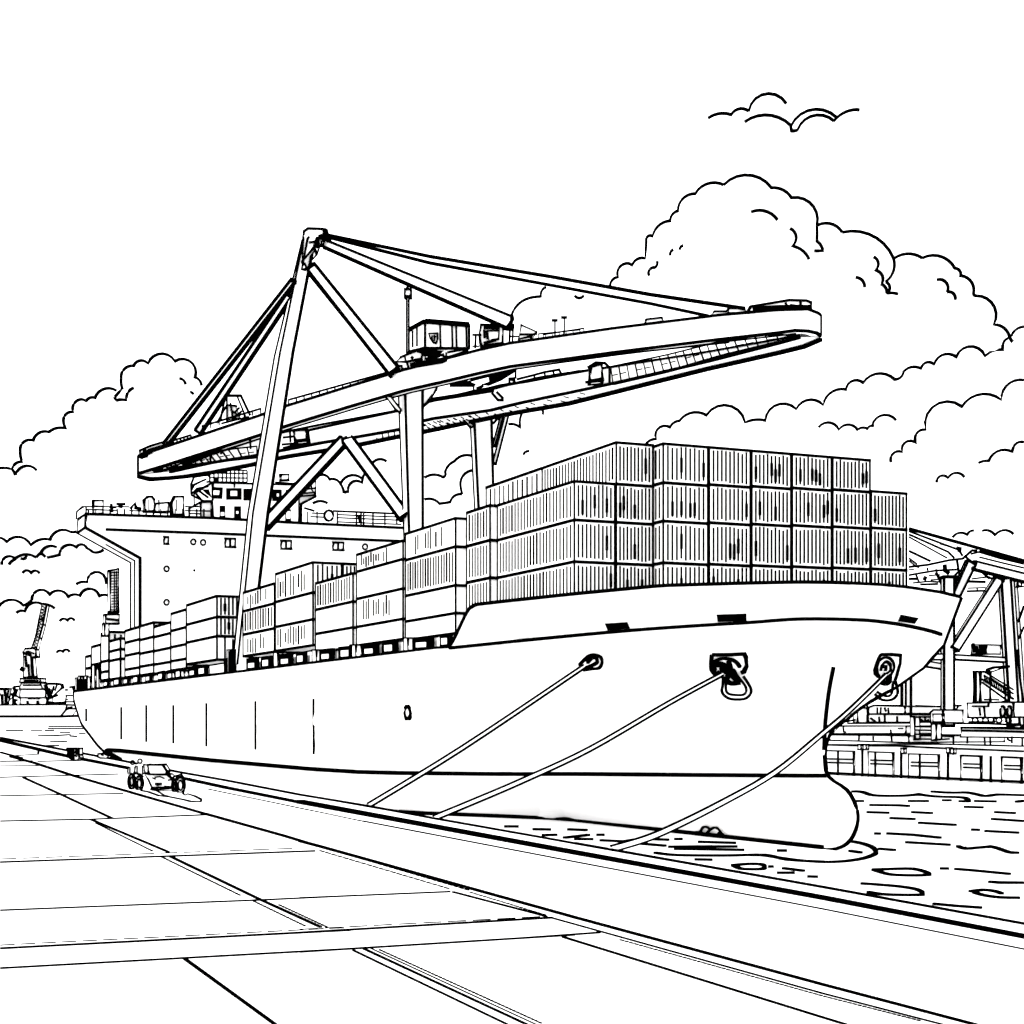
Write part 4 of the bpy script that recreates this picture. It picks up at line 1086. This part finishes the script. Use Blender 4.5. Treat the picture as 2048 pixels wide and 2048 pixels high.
b.plate(cv('M', (195,1000),(390,998),(390,1035),(190,1035)), YF+4, 7, 4)
for pts, w in (([(265,1215),(270,1250)],5),([(365,1215),(367,1250)],6),([(230,1020),(370,1020)],4),([(220,1065),(400,1065)],4),([(270,1190),(390,1190)],5)): b.line([at(p, YF+2.8) for p in cv('M', *pts)], w)
b.build('crane_house', 'steel', t)
b = MB(); b.plate(cv('M', (225,760),(300,780),(318,980),(228,990)), YF+4, 5, 4.5)
for pts, w in (([(245,780),(255,890)],5),([(275,860),(280,980)],4),([(305,790),(318,980)],6),([(200,900),(235,920)],10)): b.line([at(p, YF+3.5) for p in cv('M', *pts)], w)
b.build('crane_tower', 'steel', t)
b = MB(); b.plate(cv('M', (222,745),(245,710),(345,705),(350,790),(305,795),(290,755)), YF+3.5, 4, 4.5); b.line([at(p, YF+3) for p in cv('M', (250,740),(280,740),(330,760))], 4); b.build('crane_cab', 'steel', t)
b = MB(); b.plate(cv('M', (405,280),(450,290),(415,480),(380,610),(350,720),(305,705),(345,600),(380,420)), YF+3, 3, 4)
for i in range(13):
    f = i/13; x = 425-100*f; y = 300+400*f
    b.line([at(p, YF+2.8) for p in cv('M', (x-18, y), (x+16, y+24), (x-20, y+34))], 3.4)
b.line([at(p, YF+2.7) for p in cv('M', (400,420),(425,430))], 9)
b.build('jib', 'steel', t)
b = MB()
for pts, w in (([(440,1050),(550,1050),(600,1060),(612,1100)],6),([(440,1060),(490,1190),(590,1100),(600,1060)],4.5),([(470,1090),(500,1180)],4.5),([(520,1070),(500,1150)],4),([(450,1230),(530,1240),(620,1235)],7),([(450,1200),(560,1160)],5),([(550,1060),(530,1120)],4),([(430,1060),(450,1110),(480,1190),(450,1220)],5)): b.line([at(p, YF+4) for p in cv('M', *pts)], w)
gr_ = b.build('counterweight_frame', 'steel', t)
b = MB()
for pts, w in (([(130,1080),(190,1075)],5),([(130,1080),(150,1130),(125,1150),(160,1170)],6),([(100,1145),(130,1165),(120,1200)],5),([(120,1210),(165,1215),(160,1245),(120,1240)],9),([(85,1180),(100,1200),(70,1240)],4),([(170,1100),(150,1160),(190,1190)],4)): b.line([at(p, YF+5) for p in cv('M', *pts)], w)
tag(b.build('deck_winch', 'steel'), 'heap of dark winch gear just left of the far harbour crane', 'winch')
b = MB(); b.plate(cv('M', (-40,1095),(85,1098),(70,1175),(55,1250),(20,1250),(15,1170),(-40,1100)), YF+4, 3, 4)
for pts, w in (([(-40,1100),(85,1100)],6),([(45,1100),(50,1160),(75,1170)],5),([(20,1150),(25,1250)],5),([(55,1130),(55,1250)],4)): b.line([at(p, YF+3.8) for p in cv('M', *pts)], w)
tag(b.build('loading_tower', 'steel'), 'narrow braced tower on the barge, cut by the left edge', 'tower')

# ---------------------------------------------------------------- vehicle, people and kerb items on the quay
Yv = onz(cv1('X', 1200, 720), QZ).y
Yr = onz(cv1('X', 900, 712), QZ).y; Yf = onz(cv1('X', 1420, 752), QZ).y
t = empty('utility_tractor', at(cv1('X', 1150, 735), (Yr+Yf)/2)); tag(t, 'small open-backed utility tractor driving along the quay edge beside the stern', 'tractor')
def pl(name, c, pts, Y, d=1.2, w=3.6, m=0, extra=(), parent=t):
    b = MB(); b.plate(cv(c, *pts), Y, d, w, m)
    for p, ww in extra: b.line([at(q, Y-.04) for q in cv(c, *p)], ww)
    return b.build(name, 'steel', parent)
pl('body', 'X', [(1040,535),(1090,545),(1290,548),(1350,600),(1345,690),(1200,690),(1125,690),(1085,600)], Yr-2.4, 1.5, 4.2, extra=(([(1130,580),(1160,600),(1160,575),(1215,570),(1265,590)],3.2),([(1160,650),(1235,650)],6),([(1190,655),(1190,675)],4),([(1110,700),(1200,712),(1340,700)],4),([(1260,685),(1345,690)],7),([(1300,610),(1345,600)],3.5)))
pl('windscreen', 'X', [(1080,440),(1245,438),(1290,510),(1280,545),(1095,545)], Yr-2.2, .9, 5)
pl('door_pillar', 'X', [(1035,440),(1078,440),(1085,525),(1050,530)], Yr-2.3, .3, 3.5)
def wheel(cx, cy, rx, ry, Y, name='wheel'):
    b = MB(); q = cv1('X', cx, cy); k = 350/1932
    b.ring(q, Y, rx*k, ry*k, 5.5, .45, 16, fill=0)
    b.line([at((q[0]+rx*.55*k*math.cos(i*.7), q[1]+ry*.6*k*math.sin(i*.7)), Y-.05) for i in range(9)], 3.6, closed=True)
    return b.build(name, 'steel', t)
wheel(902,625,36,84,Yr); wheel(985,645,42,80,Yr-1); wheel(1380,670,30,72,Yf+1.5); wheel(1440,665,48,92,Yf+.4)
b = MB()
for pts, w in (([(920,525),(990,545),(1030,575)],5),([(1390,560),(1450,545),(1490,600)],4),([(1300,520),(1345,590),(1380,560)],5),([(1345,710),(1480,745)],6)): b.line([at(p, Yr-2.6) for p in cv('X', *pts)], w)
b.build('mudguard', 'steel', t)
b = MB()  # outline of the tractor's shadow, painted on the quay as dark lines
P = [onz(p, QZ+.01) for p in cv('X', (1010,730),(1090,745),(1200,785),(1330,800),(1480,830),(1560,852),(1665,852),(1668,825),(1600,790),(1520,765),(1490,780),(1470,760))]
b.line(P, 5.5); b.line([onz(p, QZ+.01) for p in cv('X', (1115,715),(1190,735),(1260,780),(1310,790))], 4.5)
tag(b.build('shadow_outline', 'steel'), 'dark painted shadow outline on the quay beneath and ahead of the tractor', 'shadow')

def person(label, px_, head_y, foot_y, Y, hat=False):
    """standing figure grown from a skeleton, seen small"""
    f = at((px_, foot_y), Y); f.z = QZ
    Hh = (HOR-head_y)/FPX*Y+CAM_Z-QZ
    s_ = Hh/1.75
    V = [(0,0,.95),(0,0,1.2),(0,0,1.42),(0,0,1.5),(0,-.02,1.62),
         (.1,0,.9),(.12,-.03,.5),(.12,0,.08),(.12,-.12,.03),(-.1,0,.9),(-.13,.03,.5),(-.14,.05,.08),(-.14,-.07,.03),
         (.2,0,1.4),(.27,-.06,1.15),(.25,-.22,.98),(-.2,0,1.4),(-.28,0,1.13),(-.25,-.14,.92)]
    E = [(0,1),(1,2),(2,3),(3,4),(0,5),(5,6),(6,7),(7,8),(0,9),(9,10),(10,11),(11,12),(2,13),(13,14),(14,15),(2,16),(16,17),(17,18)]
    R = [.15,.14,.15,.06,.1,.095,.07,.05,.05,.095,.07,.05,.05,.07,.05,.04,.07,.05,.04]
    me = bpy.data.meshes.new('person'); me.from_pydata([(x*s_, y*s_, z*s_) for x, y, z in V], E, [])
    me.materials.append(M['steel'])
    o = bpy.data.objects.new('person', me); scene.collection.objects.link(o); o.location = f
    sk = o.modifiers.new('Skin', 'SKIN')
    for v, r in zip(me.skin_vertices[0].data if me.skin_vertices else [], R): v.radius = (r*s_, r*s_)
    if not me.skin_vertices:
        bpy.context.view_layer.update()
    ss_ = o.modifiers.new('Subdivision', 'SUBSURF'); ss_.levels = 1; ss_.render_levels = 2
    tag(o, label, 'person')
    b = MB()
    for pts in ([(-.22,-.2,1.42),(-.3,-.2,1.1),(-.25,-.25,.9)],[(.22,-.2,1.42),(.3,-.2,1.15),(.25,-.3,.95)],[(-.15,-.18,1.4),(-.16,-.18,.9)],[(.15,-.18,1.4),(.16,-.18,.9)],[(-.16,-.18,.9),(.16,-.18,.9)]):
        b.line([f+Vector(p)*s_ for p in pts], 2.6)
    b.build('jacket', 'steel', o)
    b = MB(); b.line([f+Vector((.12*math.cos(a*.6), -.14, 1.66+.12*math.sin(a*.6)))*s_ for a in range(11)], 3.4, closed=True)
    b.build('hair', 'steel', o)
    return o
person('person in a jacket standing just behind the tractor cab', 281, 1519, 1578, Yr-.9)
person('person standing farthest back behind the tractor, partly hidden', 266, 1522, 1577, Yr+1.2)
def lat(name, c, pts, lines, Y, label, cat, d=.8):
    b = MB(); b.plate(cv(c, *pts), Y, d, 4)
    for p, w in lines: b.line([at(q, Y-.05) for q in cv(c, *p)], w)
    tag(b.build(name, 'steel'), label, cat)
Yb = onz(cv1('X', 270, 400), QZ).y
lat('equipment_crate', 'X', [(190,258),(318,258),(318,330),(325,365),(290,395),(250,385),(195,350)], [([(180,258),(318,258)],5),([(210,260),(215,350)],7),([(250,262),(255,385)],7),([(300,262),(305,330)],8),([(195,300),(318,300)],5),([(240,330),(300,345)],4),([(220,350),(260,390),(290,400)],6),([(280,245),(280,262)],4)], Yb, 'dark barred crate on the quay edge, left of the tractor', 'crate', 1.5)
b = MB(); Y = onz(cv1('X', 600, 375), QZ).y
b.plate(cv('X', (525,350),(530,318),(590,312),(640,335),(640,368),(560,365)), Y, 1, 4); b.line([at(p, Y-.1) for p in cv('X', (565,325),(590,335))], 4)
tag(b.build('mooring_bollard', 'steel'), 'low mooring bollard at the quay edge under the stern', 'bollard')
b = MB()
for pts, w in (([(600,280),(660,320),(780,385)],10),([(650,370),(700,380),(790,395)],10),([(640,345),(690,350)],5),([(780,390),(850,410),(930,415)],5)): b.line([at(p, Y+8) for p in cv('X', *pts)], w)
tag(b.build('stern_fender', 'ink'), 'dark fender squeezed between the stern and the quay edge', 'fender')

INK = 1.3
# ---------------------------------------------------------------- clouds, far beyond the harbour
YC = 2600.0
def arcs(q):
    """q: p, m, p, m, p ... -> polyline of circular arcs and the list of circles"""
    out = [q[0]]; circ = []
    for i in range(0, len(q)-2, 2):
        a, m, e = q[i], q[i+1], q[i+2]
        d = 2*(a[0]*(m[1]-e[1])+m[0]*(e[1]-a[1])+e[0]*(a[1]-m[1]))
        ch = math.hypot(e[0]-a[0], e[1]-a[1])
        if abs(d) < 1e-3*ch*ch+1: out += [m, e]; continue
        ux = ((a[0]**2+a[1]**2)*(m[1]-e[1])+(m[0]**2+m[1]**2)*(e[1]-a[1])+(e[0]**2+e[1]**2)*(a[1]-m[1]))/d
        uy = ((a[0]**2+a[1]**2)*(e[0]-m[0])+(m[0]**2+m[1]**2)*(a[0]-e[0])+(e[0]**2+e[1]**2)*(m[0]-a[0]))/d
        r = math.hypot(a[0]-ux, a[1]-uy)
        if r > 6*ch: out += [m, e]; continue
        t0 = math.atan2(a[1]-uy, a[0]-ux); tm = math.atan2(m[1]-uy, m[0]-ux); t1 = math.atan2(e[1]-uy, e[0]-ux)
        def nrm(x): return x % (2*math.pi)
        if nrm(tm-t0) <= nrm(t1-t0): sw = nrm(t1-t0)
        else: sw = -nrm(t0-t1)
        n = 7
        for k in range(1, n+1): out.append((ux+r*math.cos(t0+sw*k/n), uy+r*math.sin(t0+sw*k/n)))
        rr = min(r, ch*.55); vx, vy = (m[0]-ux)/r, (m[1]-uy)/r
        circ.append((m[0]-vx*rr, m[1]-vy*rr, rr))
    return out, circ
CI = [0]
def cloud(label, parts, w=5.4, body=True):
    b = MB(); k = YC/FPX; dY = CI[0]*6.0; CI[0] += 1
    for c, pts in parts:
        q = cv(c, *pts)
        if len(q) % 2 == 0: q = q+[q[-1]]
        pl_, circ = arcs(q)
        b.line([at(p, YC+dY) for p in pl_], w)
        if body:
            for x, y, r in circ:
                if r > 2: b.sphere(at((x, y), YC+dY)+Vector((0, r*k*1.1+8, 0)), r*k*.97, 0, 12, 8)
    o = b.build('cloud', 'cloud'); tag(o, label, 'cloud', 'clouds in the sky')
cloud('largest billowing cloud, towering above the right tip of the crane boom', [
 ('R', [(812,1560),(828,1512),(870,1490),(876,1425),(920,1392),(950,1390),(975,1405),(1005,1362),(1070,1352),(1076,1280),(1078,1215),(1092,1188),(1125,1190),(1165,1115),(1255,1075),(1270,1030),(1312,1002),(1345,915),(1440,875),(1520,805),(1650,810)]),
 ('F', [(1394.8*1932/2048*1,0)]) if False else ('S', [(-282,810),(-93,738),(70,832),(150,845),(217,905),(345,935),(405,1105),(406,1160),(405,1225),(430,1250),(450,1297),(420,1297),(385,1297)]),
 ('S', [(-80,1010),(20,1002),(115,1070)]), ('S', [(205,1130),(252,1190),(222,1262),(290,1288),(347,1360)]),
 ('R', [(1100,1480),(1100,1440),(1140,1420),(1158,1400),(1158,1372)]), ('R', [(1255,1330),(1262,1300),(1278,1288)]), ('R', [(1325,1288),(1335,1265),(1352,1258)])])
cloud('rounded cloud shouldering the right side of the largest cloud', [
 ('S', [(410,1107),(500,1095),(592,1160)]), ('S', [(592,1160),(815,1185),(970,1352),(968,1450),(912,1525)]), ('S', [(912,1525),(942,1560),(922,1612),(960,1607),(1005,1617)]),
 ('S', [(822,1340),(858,1390),(835,1440),(885,1475),(885,1535)]), ('S', [(875,1540),(910,1565),(920,1610)]), ('S', [(690,1492),(740,1515),(757,1565)])])
cloud('cloud falling away in steps at the far right of the great bank', [
 ('S', [(975,1352),(1085,1318),(1182,1350)]), ('S', [(1182,1350),(1325,1340),(1422,1425),(1455,1440),(1465,1480),(1540,1520),(1560,1608)]), ('S', [(1560,1608),(1562,1618),(1575,1628),(1680,1665),(1710,1840),(1780,1862),(1825,1930)]),
 ('S', [(1825,1930),(1838,1955),(1850,1970)]), ('S', [(1290,1510),(1365,1540),(1365,1600)]), ('S', [(1365,1600),(1410,1610),(1425,1657)])])
cloud('faint cloud edge glimpsed between the crane stays', [('Q', [(1270,345),(1335,235),(1440,175),(1500,163),(1555,160),(1562,105),(1605,68)])], 5)
cloud('tiny upturned cloud stroke between the long boom cables', [('R', [(550,1625),(580,1645),(618,1625)])], 5)
cloud('small hooked cloud just right of the innermost crane leg', [('Q', [(1238,1395),(1310,1398),(1358,1430),(1352,1350),(1370,1290)])], 5)
cloud('tiny cloud fleck under the far girder', [('Q', [(1570,1260),(1575,1275),(1570,1300)])], 5)
cloud('tiny slanted cloud fleck above the bow block, left end', [('Q', [(1385,1690),(1400,1665),(1445,1655)])], 5)
cloud('long rising bank of scalloped cloud above the bow containers', [
 ('T', [(1932,32),(1895,45),(1868,85),(1838,100),(1832,145),(1785,148),(1745,175),(1685,128),(1605,178),(1540,168),(1498,215),(1460,205),(1435,235),(1385,228),(1350,250),(1332,280),(1308,288),(1235,258),(1155,303),(1110,292),(1072,335),(1000,350),(962,410),(895,385),(832,430),(755,405),(682,485),(630,482),(585,495),(505,413),(398,460),(330,447),(268,487),(238,498),(222,518),(170,520),(155,575),(125,582),(105,600)])])
cloud('low wisp of four small humps above the bow containers', [('T', [(940,518),(985,495),(1038,530),(1080,505),(1128,530),(1150,520),(1175,525),(1190,512),(1208,513)]), ('T', [(1198,512),(1235,464),(1315,485)])], 5)
cloud('scalloped cloud stepping up to the right edge beside the bow', [('T', [(1932,290),(1870,300),(1822,385),(1740,357),(1632,418),(1505,410),(1457,530),(1415,545),(1412,595),(1360,590),(1343,637),(1303,642),(1290,688)])])
cloud('short cloud edge at the right border under the stepping cloud', [('T', [(1932,590),(1890,600),(1878,638),(1815,630),(1762,680),(1735,682),(1712,690)])])
cloud('tiny two-humped wisp right of the bow containers', [('T', [(1510,785),(1525,755),(1565,763),(1605,738),(1645,760)])], 5)
cloud('tiny wisp above the right gantry boom, left of its twin', [('T', [(1587,1050),(1620,1028),(1658,1038),(1670,1022),(1690,1017)])], 5)
cloud('tiny wisp above the right gantry boom, nearest the right edge', [('T', [(1730,1018),(1765,1018),(1792,1040),(1835,1015),(1882,1035)])], 5)
cloud('highest small cloud, alone at the top of the sky', [
 ('R', [(1535,318),(1630,283),(1705,293),(1740,258),(1835,267)]), ('S', [(-97,267),(20,140),(180,212)]), ('S', [(-127,345),(45,295),(210,370),(213,390),(218,412),(240,412),(262,405)]),
 ('S', [(212,380),(370,255),(552,315)]), ('S', [(262,405),(360,305),(532,340)]), ('S', [(530,340),(600,280),(700,255),(710,257),(720,258)])])
cloud('stepped cloud climbing from the left edge to the crane backstays', [
 ('U', [(-60,1115),(20,1098),(105,1110),(125,1068),(190,1048),(174,980),(174,925),(215,868),(285,862),(340,795),(420,790),(480,758),(570,762),(548,720),(548,665),(575,630),(628,618),(640,540),(690,510),(715,512),(740,525),(770,497),(815,497),(880,425),(1000,435)]),
 ('U', [(105,1110),(118,1130),(133,1160)]), ('U', [(133,1160),(225,1080),(315,1118)]),
 ('U', [(985,490),(1020,450),(1050,415),(1040,370),(1040,330),(1085,235),(1148,222),(1195,178),(1270,203),(1375,118),(1502,182),(1625,178),(1675,320),(1710,342),(1730,390)]),
 ('U', [(985,490),(992,508),(1003,518),(1050,512),(1085,518),(1090,470),(1150,410)]), ('U', [(1540,330),(1575,345),(1593,380)]), ('U', [(1632,450),(1645,450),(1660,468)])])
cloud('low cloud touching the left wing of the ship bridge', [('U', [(-40,1700),(10,1700),(57,1735),(155,1690),(265,1762),(330,1718),(430,1715),(520,1632),(600,1645),(630,1650),(655,1645)])])
cloud('tangled low cloud under the left bridge wing', [
 ('U', [(350,1830),(425,1768),(487,1780)]), ('U', [(15,1932),(40,1870),(130,1878),(200,1843),(310,1868)]), ('U', [(75,1930),(100,1900),(135,1880)]), ('U', [(310,1868),(330,1845),(350,1830),(370,1845),(390,1862)]),
 ('U', [(405,1868),(450,1860),(510,1845),(550,1772),(655,1780),(700,1755),(745,1785),(770,1800),(800,1822),(850,1822),(890,1800)]), ('U', [(180,1875),(205,1880),(225,1850)])])
cloud('small pair of humps left of the ladder trunk', [('C', [(145,795),(175,775),(200,795),(235,778),(255,795)])], 5)
cloud('domed cloud beside the ladder trunk of the ship', [('C', [(490,865),(525,850),(562,852),(622,785),(682,858),(720,850),(745,872)])])
cloud('long low cloud behind the tip of the far harbour crane', [('C', [(-10,1010),(60,965),(150,1000),(185,985),(205,965),(262,900),(320,930),(375,905),(440,945),(480,930),(515,938),(575,893),(640,940),(690,935),(718,950)]), ('C', [(105,1050),(135,1035),(160,1040),(190,995),(270,992),(320,1000),(352,1020)])])
cloud('tiny double hump right of the far harbour jib, upper one', [('C', [(385,1105),(410,1086),(435,1100),(458,1083),(480,1100)])], 5)
cloud('tiny double hump right of the far harbour jib, lower one', [('C', [(365,1308),(382,1292),(405,1300),(427,1285),(448,1302)])], 5)
cloud('curled cloud seen in the triangle of the crane struts', [
 ('Y', [(210,355),(270,335),(335,380),(400,385),(440,425),(462,465),(472,515)]), ('Y', [(440,425),(545,340),(650,375)]), ('Y', [(472,515),(490,502),(515,500),(545,410),(650,415),(660,350),(675,320)]),
 ('Y', [(170,615),(245,590),(315,612)]), ('Y', [(755,215),(800,188),(885,208)])])
cloud('cloud framed between the two upright inner crane legs', [
 ('Y', [(1250,365),(1330,335),(1430,360),(1450,345),(1450,310),(1480,250),(1540,205),(1600,158),(1720,158)]), ('Y', [(1725,292),(1620,350),(1598,440),(1605,480),(1615,525)]), ('Y', [(1615,525),(1540,540),(1500,600),(1450,608),(1395,615),(1330,572),(1250,575)])])
